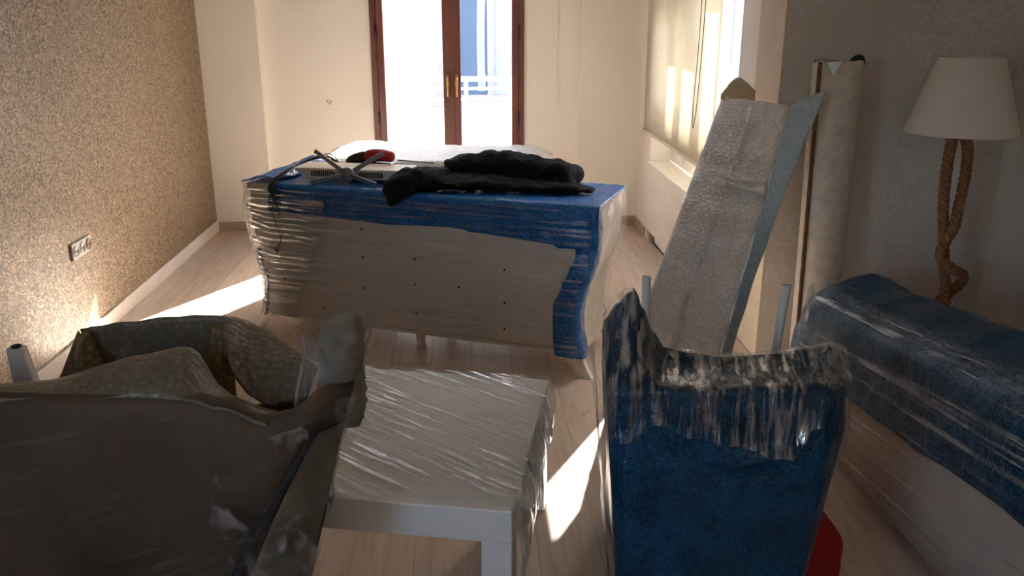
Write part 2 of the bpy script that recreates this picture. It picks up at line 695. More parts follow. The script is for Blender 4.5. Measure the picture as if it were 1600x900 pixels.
# ------------------------------------------------------------------ balcony door
dr = struct(empty('door_1', (0, YB, 0)))
y0, y1 = -.02, .07
fr = G().box(DX0, DX0 + .045, y0, y1, 0, DZ).box(DX1 - .045, DX1, y0, y1, 0, DZ).box(DX0 + .045, DX1 - .045, y0, y1, DZ - .05, DZ)
fr.box(DX0 + .045, DX1 - .045, y0, y1, 0, .04)
fr.build('door_frame', 'mahogany', dr, bevel=.004)
MIDX = -.077
for k, (a, b) in enumerate(((DX0 + .047, MIDX - .001), (MIDX + .001, DX1 - .047))):
    sl, sr = (.052, .066) if k == 0 else (.066, .046)
    ly0, ly1 = -.035, .035
    lf = G().box(a, a + sl, ly0, ly1, .045, DZ - .055).box(b - sr, b, ly0, ly1, .045, DZ - .055)
    lf.box(a + sl, b - sr, ly0, ly1, .045, .16).box(a + sl, b - sr, ly0, ly1, DZ - .15, DZ - .055)
    leaf = lf.build('door_leaf', 'mahogany', dr, bevel=.006)
    bx('pane', a + sl - .005, b - sr + .005, -.004, .004, .155, DZ - .145, 'pane_glass', leaf)
    hx = (b - .031) if k == 0 else (a + .033)
    hd = G().box(hx - .013, hx + .013, ly0 - .008, ly0 - .0005, 1.07, 1.16)
    hd.tube([(hx, ly0 - .004, 1.13), (hx, ly0 - .04, 1.13)], .009, 10)
    hd.tube(spline([(hx, ly0 - .04, 1.135), (hx, ly0 - .045, 1.11), (hx, ly0 - .045, 1.06), (hx, ly0 - .043, 1.0)], 8), [.009] * 3 + [.008] * 6, 10)
    hd.build('handle', 'brass', leaf, smooth=True)
    gx = a - .004 if k == 0 else b + .004
    for hz in (.8, 1.42):
        G().tube([(gx, ly0 - .008, hz), (gx, ly0 - .008, hz + .09)], .008, 8).build('hinge', 'dark_metal', leaf, smooth=True)

bx('astragal', MIDX - .012, MIDX + .012, -.042, -.0352, .05, DZ - .06, 'mahogany', dr, bevel=.003)

# ------------------------------------------------------------------ balcony, railing, opposite house
struct(bx('balcony_slab', -2.6, 2.6, YB + .26, 8.1, -.25, -.03, 'pale_stone'))
struct(bx('balcony_parapet', -2.6, 2.6, 7.9, 8.06, -.03, .77, 'white_render'))
rl = tag(empty('balcony_railing', (0, 7.96, .77)), 'white metal balcony railing with posts on the parapet outside the door', 'railing')
for z, r in ((.265, .022), (.18, .012), (.085, .012)):
    G().tube([(-2.5, 0, z), (2.5, 0, z)], r, 10).build('rail', 'railing_white', rl, smooth=True)
for px in (-2.1, -1.2, -.36, .03, .42, 1.3, 2.1):
    G().tube([(px, 0, 0), (px, 0, .25)], .018, 10).build('post', 'railing_white', rl, smooth=True)

HY = 12.5
bl = tag(empty('building', (0, HY, -6)), 'pale house front across the street seen through the balcony door', 'building')
bx('wall', -9, 9, 0, .4, 0, 10.6, 'white_render', bl)
bx('ledge', -9, 9, -.16, -.002, 6.15, 6.32, 'pale_stone', bl)
bx('ledge', -9, 9, -.10, -.002, 5.55, 5.75, 'far_grey', bl)
for (wx0, wx1, cur) in ((-.06, .86, True), (-3.4, -2.2, False), (2.6, 3.8, False), (-6, -4.8, False)):
    z0_, z1_ = 6.5, 9.6
    fw = G().box(wx0 - .1, wx0, -.08, -.003, z0_ - .1, z1_).box(wx1, wx1 + .1, -.08, -.003, z0_ - .1, z1_).box(wx0, wx1, -.08, -.003, z0_ - .1, z0_).box(wx0, wx1, -.08, -.003, z1_ - .08, z1_)
    mx_ = wx0 + (wx1 - wx0) * .48
    fw.box(mx_ - .03, mx_ + .06, -.08, -.003, z0_, z1_ - .08)
    wdw = fw.build('window', 'far_frame', bl)
    bx('pane', wx0, mx_ - .03, -.03, -.02, z0_, z1_ - .08, 'far_pane_blue', wdw)
    bx('pane', mx_ + .06, wx1, -.03, -.02, z0_, z1_ - .08, 'far_curtain', wdw)
    if cur:
        G().grid(lambda u, v: (wx0 + .28 + .1 * u - .05 * v * (1 - v) + .01 * math.sin(u * 20), -.034 - .004 * math.sin(u * 30), 6.55 + 1.25 * v), 20, 6).build('curtain', 'far_curtain', wdw, True)
bx('drainpipe', -.42, -.28, -.14, -.003, 6.33, 10.4, 'far_frame', bl)
rh = struct(empty('bounce_front', (-11, 0, -6), -PI / 2))  # added unseen sunlit front, bounces warm light into the left wall opening
bx('wall', -8, 8, -.4, 0, 0, 10.5, 'cream_render', rh)
for k in range(4):
    wq = G().box(-5.6 + 3.2 * k, -4.3 + 3.2 * k, .002, .05, 6.8, 8.6).build('window', 'far_frame', rh)
    bx('pane', -5.5 + 3.2 * k, -4.4 + 3.2 * k, .052, .06, 6.9, 8.5, 'far_pane_blue', wq)
struct(bx('street', -14, 14, 8.3, HY, -6.2, -6.0, 'pale_stone'))

# ------------------------------------------------------------------ side window
WPL = 1.06
wd = struct(empty('window_1', (XR + .15, 0, 0)))
g = G()
a, b = 0, .06
g.box(a, b, WY0, WY0 + .05, WZ0, WZ1).box(a, b, WY1 - .05, WY1, WZ0, WZ1).box(a, b, WY0 + .05, WY1 - .05, WZ0, WPL).box(a, b, WY0 + .05, WY1 - .05, WZ1 - .07, WZ1)
g.box(a, b, 5.26, 5.36, WZ0 + .07, WZ1 - .07).box(a, b, 5.72, 5.80, WZ0 + .07, WZ1 - .07)
g.build('window_frame', 'white_enamel', wd, bevel=.004)
for (ya, yb) in ((WY0 + .05, 5.26), (5.36, 5.72), (5.80, WY1 - .05)):
    bx('pane', .025, .033, ya, yb, WPL, WZ1 - .07, 'pane_glass', wd)
    bx('lower_panel', -.006, -.0005, ya + .02, yb - .02, WZ0 + .04, WPL - .05, 'white_enamel', wd, bevel=.003)
w2 = struct(empty('fill_window', (XL - .15, 0, 0)))  # added out of view to let fill light into the foreground
g = G().box(0, .06, RX0, RX0 + .06, RZ0, RZ1).box(0, .06, RX1 - .06, RX1, RZ0, RZ1).box(0, .06, RX0 + .06, RX1 - .06, RZ0, RZ0 + .06).box(0, .06, RX0 + .06, RX1 - .06, RZ1 - .06, RZ1)
g.box(0, .06, -.79, -.71, RZ0 + .06, RZ1 - .06)
g.build('window_frame', 'white_enamel', w2, bevel=.004)
for (xa, xb) in ((RX0 + .06, -.79), (-.71, RX1 - .06)):
    bx('pane', .025, .033, xa, xb, RZ0 + .06, RZ1 - .06, 'pane_glass', w2)
sh = tag(empty('sun_shaping_shutter', (XR + .232, 0, 0)), 'added unseen slatted shutter shaping the sun patches outside the side window', 'shutter')  # added out of view; its lower edges cut the sun patches
for ya, yb, zb in ((WY0 + .003, 5.32, 1.99), (5.34, WY1 - .003, 1.66)):
    z = zb
    while z < WZ1 - .01:
        bx('slat', 0, .012, ya + .005, yb - .005, z, min(z + .048, WZ1), 'shutter_grey', sh)
        z += .05

rb = tag(empty('roller_blind', (XR - .02, 0, 0)), 'cream roller blind pulled most of the way down over the side window', 'blind')
BY0, BY1 = 4.57, 6.38
G().grid(lambda u, v: (.003 * math.sin(v * 3 + u * 2), BY0 + (BY1 - BY0) * u, .785 + 1.5 * v), 24, 10).build('blind_fabric', 'blind_fabric', rb, True, solid=.0015)
bx('bottom_bar', -.006, .006, BY0, BY1, .765, .79, 'blind_fabric', rb, bevel=.003)
G().tube([(0, BY0 - .01, 2.31), (0, BY1 + .01, 2.31)], .028, 14).build('roller_tube', 'white_enamel', rb, smooth=True)
cp = spline([(-.02, 4.80, 2.30), (-.025, 4.80, 1.6), (-.03, 4.82, 1.15), (-.035, 4.86, .98), (-.03, 4.90, 1.1), (-.02, 4.90, 1.5), (-.02, 4.90, 2.30)], 40)
G().tube(cp, .0022, 6).build('pull_cord', 'dark_metal', rb, True)

rc = tag(empty('radiator_cover', (0, 0, 0)), 'cream flat radiator cover boxed in under the side window', 'radiator cover')
bx('front_panel', XR - .012, XR + .006, 4.1 + .02, 6.16, .08, .555, 'cream_lacquer', rc, bevel=.003)
bx('top_shelf', XR - .02, XR + .145, WY0 + .005, 6.195, .556, .574, 'white_enamel', rc, bevel=.003)
for yy in (4.3, 6.05):
    bx('foot', XR - .01, XR + .02, yy, yy + .09, 0, .08, 'baseboard_taupe', rc)

# ------------------------------------------------------------------ electrical bits on the walls
ot = tag(empty('wall_outlet', (XL, 4.24, .495)), 'white triple socket plate on the gold glitter wall', 'outlet')
bx('plate', 0, .012, -.112, .112, -.04, .04, 'outlet_plastic', ot, bevel=.004)
for k in (-1, 0, 1):
    g = G()
    n = 20
    g.rings([[(.0125 + d, k * .072 + r * math.cos(i * 2 * PI / n), r * math.sin(i * 2 * PI / n)) for i in range(n)] for r, d in ((.030, 0), (.030, .004), (.026, .004), (.023, .0005), (.001, .0005))])
    s = g.build('socket', 'outlet_plastic' if k < 1 else 'baseboard_taupe', ot, True)
    for q in (-1, 1):
        bx('hole', .0128, .0145, k * .072 + q * .010 - .0035, k * .072 + q * .010 + .0035, -.004, .004, 'hole_black', s)
wj = tag(empty('wall_box', (-1.003, YB, .957)), 'small bare wall box with dark screw holes left of the balcony door', 'wall box')
bx('cover', -.024, .024, -.006, 0, -.02, .02, 'outlet_plastic', wj, bevel=.003)
for q in ((-.012, .008), (.012, .006), (0, -.01)):
    bx('hole', q[0] - .004, q[0] + .004, -.009, -.0062, q[1] - .004, q[1] + .004, 'hole_black', wj)
wj = tag(empty('wall_box', (.719, YB, .89)), 'tiny white wall plug with a cut wire right of the balcony door', 'wall box')
bx('cover', -.014, .014, -.008, 0, -.024, .024, 'outlet_plastic', wj, bevel=.003)
G().tube([(0, -.009, .02), (.002, -.012, .2), (0, -.004, .55), (0, -.004, 1.4)], .0022, 6).build('wire', 'outlet_plastic', wj, True)

# ================================================================== SIDEBOARD
SBA = math.atan2(-.3955, .9185)
SB = (-1.07, 4.36, 0)
sb = tag(empty('sideboard', SB, SBA), 'long cream sideboard with wavy ends turned back to front, wrapped in blue bubble wrap', 'sideboard')
HWP = [(.09, .858), (.14, .845), (.2, .833), (.27, .828), (.33, .834), (.40, .85), (.47, .872), (.54, .892), (.6, .9), (.68, .903), (.73, .898), (.76, .893)]
CX = .885


def hw(z):
    return interp(z, HWP, True)


def sbprofile(z0=.10, z1=.755, n=26, grow=0):
    zs = [z0 + (z1 - z0) * i / n for i in range(n + 1)]
    return [(CX - hw(z) - grow, z) for z in zs] + [(CX + hw(z) + grow, z) for z in reversed(zs)]


pr_ = sbprofile()
G().rings([[(x_, y_, z_) for x_, z_ in pr_] for y_ in (.006, .5)]).build('carcass', 'cream_lacquer', sb)
pr2 = [(CX + (x_ - CX) * .985, z_) for x_, z_ in sbprofile(.115, .75)]
G().rings([[(x_, y_, z_) for x_, z_ in pr2] for y_ in (.0, .0055)]).build('back_panel', 'cream_board', sb)
bx('top', -.02, 1.79, -.012, .515, .756, .79, 'cream_lacquer', sb, bevel=.006)
bx('base_rail', .06, 1.71, -.004, .03, .095, .113, 'cream_lacquer', sb)
for (lx, ly, fx, fy) in ((.06, .06, -.05, .03), (1.70, .05, 1.785, -.03), (1.70, .44, 1.80, .47), (.06, .44, -.05, .47), (.885, .07, .885, .07), (.885, .43, .885, .43)):
    rs = []
    for t_, wv_ in ((0, .05), (.35, .042), (.7, .034), (1, .04)):
        z_ = .10 * (1 - t_)
        px, py = lx + (fx - lx) * t_ ** 1.2, ly + (fy - ly) * t_ ** 1.2
        rs.append([(px - wv_ / 2, py - wv_ / 2, z_), (px + wv_ / 2, py - wv_ / 2, z_), (px + wv_ / 2, py + wv_ / 2, z_), (px - wv_ / 2, py + wv_ / 2, z_)])
    G().rings(rs).build('leg', 'cream_lacquer', sb, bevel=.004)
for (sx, sz) in ((.62, .60), (.62, .46), (.62, .30), (.9, .475), (.9, .35), (.9, .2), (1.13, .36), (1.36, .63), (1.36, .47), (1.36, .31), (1.36, .18), (.38, .17), (.16, .3)):
    G().rings([[(sx + r * math.cos(i * PI / 4), d, sz + r * math.sin(i * PI / 4)) for i in range(8)] for r, d in ((.006, -.0005), (.006, -.003), (.003, -.0035))]).build('screw', 'dark_metal', sb)

# blue bubble wrap folded over top and front
EDGE = [(.12, .66), (.15, .653), (.30, .655), (.427, .652), (.6, .645), (.778, .639), (.95, .65), (1.1, .655), (1.176, .648), (1.19, .64), (1.3, .636), (1.397, .63), (1.5, .622), (1.6, .615), (1.62, .60), (1.693, .605), (1.80, .60)]


def blue_top(u, v):
    x_ = .13 + 1.675 * u
    lim = interp(x_, EDGE)
    crumple = .004 * nz((x_, v, 0), 9) + .004 * nz((x_, v, 2), 23)
    if v < .42:                                  # front drop
        t_ = v / .42
        return (x_ - .03 * (1 - t_) * (1 - u) * (1 if u < .02 else 0), -.016 - .004 * t_ + crumple * .8, lim + (.793 - lim) * t_)
    t_ = (v - .42) / .58
    lift = 0
    if u < .12:
        lift = .05 * math.exp(-((t_ - .75) / .25) ** 2) * (1 - u / .12)
    return (x_, -.018 + .535 * t_, .7945 + abs(crumple) + lift)


G().grid(blue_top, 120, 40).build('blue_wrap_sheet', 'blue_bubble', sb, True, solid=.004, off=1)
# blue fold on the left end of the top
G().grid(lambda u, v: (-.03 + .2 * u, .02 + .5 * v - .06 * (1 - u), .797 + .05 * math.sin(PI * min(1, u * 1.1)) * (.3 + .7 * v) + .012 * nz((u, v, 0), 6) + .02 * u), 16, 16).build('blue_wrap_fold', 'blue_bubble', sb, True, solid=.004)


# blue strip running down the right hand edge of the back, round the corner
def blue_strip(u, v):
    z_ = .085 + (.775 - .085) * v
    edge_in = interp(z_, [(.078, 1.612), (.2, 1.60), (.316, 1.60), (.428, 1.64), (.50, 1.672), (.569, 1.70), (.62, 1.70), (.776, 1.74)], True)
    xe = CX + hw(z_) + .012
    cr_ = .004 * nz((u * .3, z_ * 2, 5), 6)
    if u < .7:
        t_ = u / .7
        return (edge_in + (xe - edge_in) * t_, -.012 - .012 * math.sin(PI * t_) ** .6 + cr_, z_)
    t_ = (u - .7) / .3
    return (xe + .004 * math.sin(t_ * PI), -.012 + .09 * t_, z_)


G().grid(blue_strip, 18, 50).build('blue_wrap_strip', 'blue_bubble', sb, True, solid=.004)


def blue_left(u, v):
    z_ = .085 + .36 * v
    xe = CX - hw(z_) - .012
    return (xe + .02 * (1 - u) * 0 - .004 * math.sin(9 * v), .0 + .5 * u, z_)


G().grid(blue_left, 10, 30).build('blue_wrap_edge', 'blue_bubble', sb, True, solid=.004)


# stretch film, back face
def sb_film(u, v):
    z_ = .10 + .68 * v
    xa, xb = CX - hw(z_) - .012, CX + hw(z_) + .014
    x_ = xa + (xb - xa) * u
    edge = min(u, 1 - u)
    y_ = -.030 + .03 * max(0, 1 - edge / .03) ** 2
    fade = max(0, 1 - u / .30)
    y_ += (.0035 * math.sin(v * 150 + 5 * nz((u * 3, v * 5, 0), 1)) * (fade + .12))
    return (x_, y_, z_ - .05 * fade * u)


G().grid(sb_film, 90, 190).build('stretch_film', 'film_sideboard', sb, True)


def sb_film_wr(u, v):
    z_ = .10 + .675 * v
    xa = CX - hw(z_) - .014
    wid = interp(v, [(0, .22), (.25, .20), (.5, .33), (.8, .46), (1, .46)])
    x_ = xa + wid * u
    fade = (1 - u) ** .35 * min(1, u * 12 + .25)
    y_ = -.036 + .034 * max(0, 1 - u / .06) ** 2
    y_ -= .0045 * fade * abs(math.sin(v * 74 + 3.5 * nz((u * 2, v * 6, 0), 1))) ** 2.2
    return (x_, y_, z_ - .045 * u)


G().grid(sb_film_wr, 40, 260).build('film_creases', 'film_wrinkled', sb, True)


def sb_film_end(u, v):
    z_ = .10 + .69 * v
    x_ = CX + hw(z_) + .02 + .006 * nz((u, v, 0), 7)
    return (x_, -.028 + .55 * u, z_)


G().grid(sb_film_end, 24, 40).build('stretch_film', 'film_end', sb, True)


def sb_film_endl(u, v):
    z_ = .10 + .69 * v
    x_ = CX - hw(z_) - .02 - .006 * nz((u, v, 0), 7)
    return (x_, -.028 + .55 * u, z_)


G().grid(sb_film_endl, 24, 40).build('stretch_film', 'film_end', sb, True)


def Wsb(x_, y_, z_):
    c_, s_ = math.cos(SBA), math.sin(SBA)
    return Vector((SB[0] + x_ * c_ - y_ * s_, SB[1] + x_ * s_ + y_ * c_, z_))


# ------------------------------------------------------------------ things lying on the sideboard
TOPZ = .803
hp = tag(empty('appliance', Wsb(.50, .12, TOPZ), SBA + .16), 'flat white metal appliance with two dark grilles and crossed grey feet on the sideboard', 'appliance')
L_ = .29
prof = [(-L_, .062), (-L_, .048), (-L_ + .055, .012), (L_ - .07, .012), (L_, .045), (L_, .062)]
G().rings([[(x_, y_, z_) for x_, z_ in prof] for y_ in (.0, .19)]).build('casing', 'white_enamel', hp, bevel=.004)
for gx in (-.14, .11):
    gr = G().rings([[(gx + sx_ * .062 + (0.0), y_, .036 + sz_ * .014) for sx_, sz_ in ((-1, -.5), (-.9, -1), (.9, -1), (1, -.5), (1, .5), (.9, 1), (-.9, 1), (-1, .5))] for y_ in (-.0005, -.003)]).build('grille', 'grille_black', hp)
    for k in range(11):
        xx = gx - .052 + k * .0104
        bx('bar', xx - .0012, xx + .0012, -.0055, -.0032, .024, .048, 'white_enamel', gr)
for k, (ex, ey, ez) in enumerate(((-.178, .03, .137), (.165, .03, .142), (-.172, -.085, .004), (.165, -.085, .004))):
    arm = G().bar((0, -.03, .042), (ex, ey if k < 2 else ey, ez + (0 if k < 2 else .004)), .022, .009, (0, 1, .2)).build('foot_arm', 'grey_metal', hp, bevel=.002)
    if k == 0:
        G().bar((ex, ey, ez), (ex * 1.07, ey, ez * 1.04), .024, .011, (0, 1, .2)).build('tip', 'tan_tip', arm, bevel=.003)
G().tube([(0, -.042, .042), (0, -.022, .042)], .036, 20).build('hub', 'grey_metal', hp, True)
for q in (-1, 1):
    G().tube([(q * .018, -.046, .042), (q * .018, -.0425, .042)], .006, 10).build('bolt', 'silver', hp, True)

pt = tag(empty('power_tool', Wsb(.47, .375, TOPZ), SBA), 'black hand tool with a dark red grip behind the white appliance', 'tool')
G().tube(spline([(-.13, 0, .05), (-.05, .0, .075), (.02, 0, .085), (.03, 0, .085)], 12), [.018, .026, .03, .032, .033, .033, .033, .033, .033, .032, .03, .03, .028], 12).build('barrel', 'black_plastic', pt, True)
G().tube(spline([(-.01, -.01, .088), (.06, -.012, .098), (.12, -.012, .095), (.15, -.01, .088)], 12), [.026, .032, .034, .034, .033, .032, .031, .03, .029, .028, .026, .022, .012], 12).build('grip', 'red_plastic', pt, True)
G().tube([(.15, .03, .07), (.35, .04, .066)], .004, 8).build('blade', 'silver', pt, True)
bx('block', -.12, .14, -.03, .05, 0, .06, 'black_plastic', pt, bevel=.01)

cb = tag(empty('cable_bundle', Wsb(.2, .2, TOPZ), SBA), 'tangle of thin black cables spilling over the left corner of the sideboard', 'cable')
for k in range(6):
    rnd = random.Random(k)
    pts = [(.10 + rnd.uniform(-.03, .03), .14 + rnd.uniform(-.04, .04), .03), (.04, .12 + .05 * rnd.random(), .07 + .02 * rnd.random()), (-.03 - .03 * rnd.random(), .04, .06), (-.06 + .03 * k / 6, -.10, .035 + .01 * rnd.random()), (-.07 + .045 * k / 6, -.232 - .003 * k, -.02), (-.06 + .05 * k / 6, -.236, -.06 - .02 * k)]
    G().tube(spline(pts, 28), .0028, 6).build('cable', 'black_plastic', cb, True)

sw = tag(empty('sensor_cord', Wsb(.17, -.04, .79), SBA), 'thin black cord with a small grey disc hanging down the sideboard back', 'cord')
pp = spline([(-.01, .24, .07), (-.02, .1, .04), (-.03, -.0, .012), (-.03, -.004, -.12), (.0, -.004, -.21), (.012, -.004, -.27), (-.01, -.004, -.315)], 40)
G().tube(pp, .0022, 6).build('cord', 'black_plastic', sw, True)
G().tube([(-.018, -.003, -.327), (-.018, -.011, -.327)], .016, 20).build('disc', 'grey_metal', sw, True)
G().tube([(-.018, -.0115, -.327), (-.018, -.014, -.327)], .009, 16).build('disc_face', 'black_plastic', sw, True)

# black jacket: thrown over the top with one sleeve hanging over the edge
jk = G()


def lump(path, rad, seg=18, amp=.25, seed=0.):
    path = [Vector(p) for p in path]
    rings = []
    for i, p in enumerate(path):
        d = (path[min(i + 1, len(path) - 1)] - path[max(i - 1, 0)]).normalized()
        a_ = d.cross(Vector((0, 0, 1))).normalized()
        b_ = a_.cross(d).normalized()
        ra, rb_ = rad[i]
        rings.append([p + a_ * math.cos(k * 2 * PI / seg) * ra * (1 + amp * nz((i * .35, math.cos(k * 2 * PI / seg), math.sin(k * 2 * PI / seg)), 1.6, seed))
                      + b_ * math.sin(k * 2 * PI / seg) * rb_ * (1 + amp * nz((i * .3, math.cos(k * 2 * PI / seg), 3 + math.sin(k * 2 * PI / seg)), 1.6, seed)) for k in range(seg)])
    return rings


def lerp_rad(keys, n):
    return [(interp(i / n, [(k[0], k[1]) for k in keys]), interp(i / n, [(k[0], k[2]) for k in keys])) for i in range(n + 1)]


P = spline([Wsb(.96, .24, TOPZ + .06), Wsb(1.15, .34, TOPZ + .085), Wsb(1.35, .36, TOPZ + .075), Wsb(1.52, .36, TOPZ + .06), Wsb(1.60, .35, TOPZ + .05)], 26)
jk.rings(lump(P, lerp_rad([(0, .05, .05), (.15, .10, .07), (.5, .12, .07), (.9, .11, .055), (1, .06, .03)], 26), 20, .22, 1.))
P = spline([Wsb(1.0, .18, TOPZ + .045), Wsb(.92, .10, TOPZ + .05), Wsb(.86, .03, TOPZ + .04), Wsb(.83, -.035, TOPZ - .01), Wsb(.82, -.045, TOPZ - .06)], 22)
jk.rings(lump(P, lerp_rad([(0, .07, .05), (.3, .10, .055), (.6, .09, .06), (.85, .075, .035), (1, .05, .02)], 22), 20, .3, 4.))
P = spline([Wsb(.93, .08, TOPZ + .03), Wsb(1.1, .14, TOPZ + .035), Wsb(1.38, .22, TOPZ + .026), Wsb(1.58, .25, TOPZ + .02), Wsb(1.71, .24, TOPZ + .016)], 26)
jk.rings(lump(P, lerp_rad([(0, .05, .03), (.2, .11, .032), (.6, .10, .026), (.85, .07, .018), (1, .03, .012)], 26), 18, .35, 8.))
jko = jk.build('jacket', 'black_cloth', None, True)
tag(jko, 'crumpled black jacket thrown over the blue wrapped sideboard top', 'jacket')
md = jko.modifiers.new('remesh', 'REMESH')
md.mode = 'VOXEL'
md.voxel_size = .008
md = jko.modifiers.new('smooth', 'SMOOTH')
md.iterations = 5
tx = bpy.data.textures.new('jacket_folds', 'CLOUDS')
tx.noise_scale = .085
md = jko.modifiers.new('folds', 'DISPLACE')
md.texture = tx
md.strength = .026
md.texture_coords = 'GLOBAL'

# ================================================================== WRAPPED TABLE BEHIND
rt = tag(empty('wrapped_table', (-.13, 5.13, 0)), 'table wrapped in white bubble wrap standing behind the sideboard in front of the balcony door', 'table')


def rt_top(u, v):
    x_ = -.74 + 1.44 * u
    y_ = -.26 + .62 * v
    z_ = .80 + .008 * nz((x_, y_, 0), 4) + .006 * nz((x_, y_, 1), 14)
    z_ += .035 * math.exp(-((x_ + .45) / .22) ** 2) * v
    e = min(u, 1 - u)
    z_ -= .07 * max(0, 1 - e / .10) ** 2
    z_ -= .03 * max(0, 1 - v / .08) ** 2
    return (x_, y_, z_)


G().grid(rt_top, 60, 24).build('bubble_wrap', 'white_bubble', rt, True, solid=.006)
bx('table_top', -.70, .66, -.24, .34, .70, .755, 'table_white', rt, bevel=.004)
for q, s_ in ((-.24, 1), (.345, 1)):
    G().grid(lambda u, v: (-.735 + 1.43 * u, q + .012 * nz((u * 6, v * 3, q), 1.2), .45 + .33 * v - (.03 if min(u, 1 - u) < .03 else 0)), 40, 10).build('bubble_wrap', 'white_bubble', rt, True, solid=.005)
for q in (-.735, .69):
    G().grid(lambda u, v: (q + .012 * nz((u * 4, v * 3, q), 1.2), -.24 + .585 * u, .45 + .29 * v), 20, 10).build('bubble_wrap', 'white_bubble', rt, True, solid=.005)
for lx in (-.62, .58):
    for ly in (-.18, .28):
        bx('leg', lx - .035, lx + .035, ly - .035, ly + .035, 0, .70, 'table_white', rt, bevel=.004)

# ================================================================== LEANING PANEL
lp = tag(empty('wrapped_board', (.756, 3.214, 0)), 'tall panel in grey bubble wrap leaning against the window corner', 'panel')
OF = Vector((.756, 3.214, 0))
BL, BR, TL, TR = (Vector(p) - OF for p in ((.622, 3.42, 0), (.891, 3.007, 0), (1.155, 3.885, 1.246), (1.305, 3.435, 1.248)))
NP = (BR - BL).cross(TL - BL).normalized()
if NP.y > 0:
    NP = -NP
TH = .055


def pan(u, v, d=0.0):
    a_ = BL.lerp(BR, u)
    b_ = TL.lerp(TR, u)
    return a_.lerp(b_, v) - NP * d


core = G().rings([[pan(0, 0, d), pan(1, 0, d), pan(1, .995, d), pan(0, .995, d)] for d in (.006, TH)])
zmin = min(v_.z for v_ in core.v)
for v_ in core.v:
    v_.z = max(v_.z, .0)
core.build('board', 'table_white', lp)
UP, = (Vector((0, 0, 1)),)


def pan_front(u, v):
    p = pan(u, v)
    e = min(u, 1 - u)
    k = .008 * nz((u * 2, v * 6, 0), 1.4) + .004 * nz((u * 5, v * 18, 3), 1.5)
    k += .004 * math.sin(v * 62 + 2 * nz((u, v * 3, 0), 2))
    k -= .012 * max(0, 1 - e / .05) ** 2
    q = p + NP * (k + .002)
    q.z = max(q.z, .004)
    return q


G().grid(pan_front, 30, 110).build('bubble_wrap', 'grey_bubble', lp, True, solid=.004)


def pan_side(u, v):
    # right hand side of the sleeve, flaring open towards the top
    p = pan(1.005, v)
    flare = max(0, (v - .33) / .67) ** 1.6
    end = Vector((.657, .146, 1.316)) - pan(1.005, 1)
    back = pan(1.005, v, TH + .01) - p
    out = back.lerp(end, flare)
    q = p + out * u + NP * .006 * nz((u * 2, v * 9, 0), 1.3)
    q.z = max(q.z, .004)
    return q


G().grid(pan_side, 10, 80).build('sleeve_side', 'pale_blue_sheet', lp, True, solid=.003)


def pan_flap(u, v):
    # torn flap standing up at the top left of the sleeve
    a_ = [pan(0, 1), pan(0, 1) + Vector((.05, .03, .035)), pan(.28, 1, .05) + Vector((.03, .05, .06))]
    top = [pan(.0, 1) + Vector((.0, .01, .005)), pan(.0, 1) + Vector((.07, .01, .08)), pan(.62, 1, .06) + Vector((-.03, .12, .062))]
    bot = [pan(0, .99, .0), pan(.25, .985, .02), pan(.62, .975, .05) + Vector((-.02, .1, 0))]
    A_ = spline(bot, 20)[int(round(u * 20))]
    B_ = spline(top, 20)[int(round(u * 20))]
    return A_.lerp(B_, v)


G().grid(pan_flap, 20, 6).build('sleeve_flap', 'tan_sheet', lp, True, solid=.003)
G().grid(lambda u, v: pan(.0 + 1.0 * u, .72 + .035 * v + .008 * u) + NP * (.018 + .003 * nz((u * 9, v * 4, 0), 1)), 40, 8).build('tape', 'film_tape_across', lp, True)
G().grid(lambda u, v: pan(.46 + .07 * u + .06 * (1 - v), .02 + .38 * v) + NP * (.018 + .003 * nz((u * 4, v * 9, 1), 1)), 6, 40).build('tape', 'film_tape', lp, True)
G().grid(lambda u, v: pan(.50 + .05 * u, .45 + .53 * v) + NP * (.018 + .003 * nz((u * 4, v * 9, 2), 1)), 6, 50).build('tape', 'film_tape', lp, True)

# ================================================================== CARPET ROLL
cr = tag(empty('carpet_roll', (1.53, 3.50, 0)), 'rolled up pale carpet standing on end against the dark wall', 'carpet')
prof = []
n = 120
for i in range(n + 1):
    a_ = -.48 + i / n * 2 * PI * 2.25
    r = .072 + .030 * (i / n)
    prof.append((r * math.cos(a_ + 2.4), r * math.sin(a_ + 2.4)))


def roll_pt(i, v):
    x_, y_ = prof[i]
    lean = -.02 + .03 * (1 - v)
    wob = 1 + .03 * nz((x_ * 9, y_ * 9, v * 3), 1)
    return (x_ * wob + lean, y_ * wob, .0 + 1.415 * v + .006 * math.sin(i * .25) * (1 if v > .99 else 0))


G().grid(lambda u, v: roll_pt(int(round(u * n)), v), n, 24).build('roll', 'rug_back', cr, True, solid=.007)
G().grid(lambda u, v: ((.089 + .016 * u) * math.cos(3.50) * (1 + .0) - .02 + .03 * (1 - v), (.089 + .016 * u) * math.sin(3.50) - .004, .004 + 1.41 * v), 2, 24).build('edge_strip', 'rug_edge', cr, True, solid=.007)
G().add([(-.108, -.097, 1.416), (-.055, -.115, 1.42), (-.085, -.112, 1.365)], [(0, 1, 2)]).build('paper_tag', 'paper_white', cr, solid=.002)
G().tube(spline([(.018, -.02, 1.40), (.03, -.03, 1.425), (.055, -.03, 1.43), (.07, -.02, 1.405)], 10), .012, 8).build('plastic_knot', 'black_plastic', cr, True)
# ================================================================== ROPE LAMP
la = tag(empty('floor_lamp', (1.985, 3.35, 0)), 'floor lamp with a twisted rope stem and white cone shade', 'floor lamp')


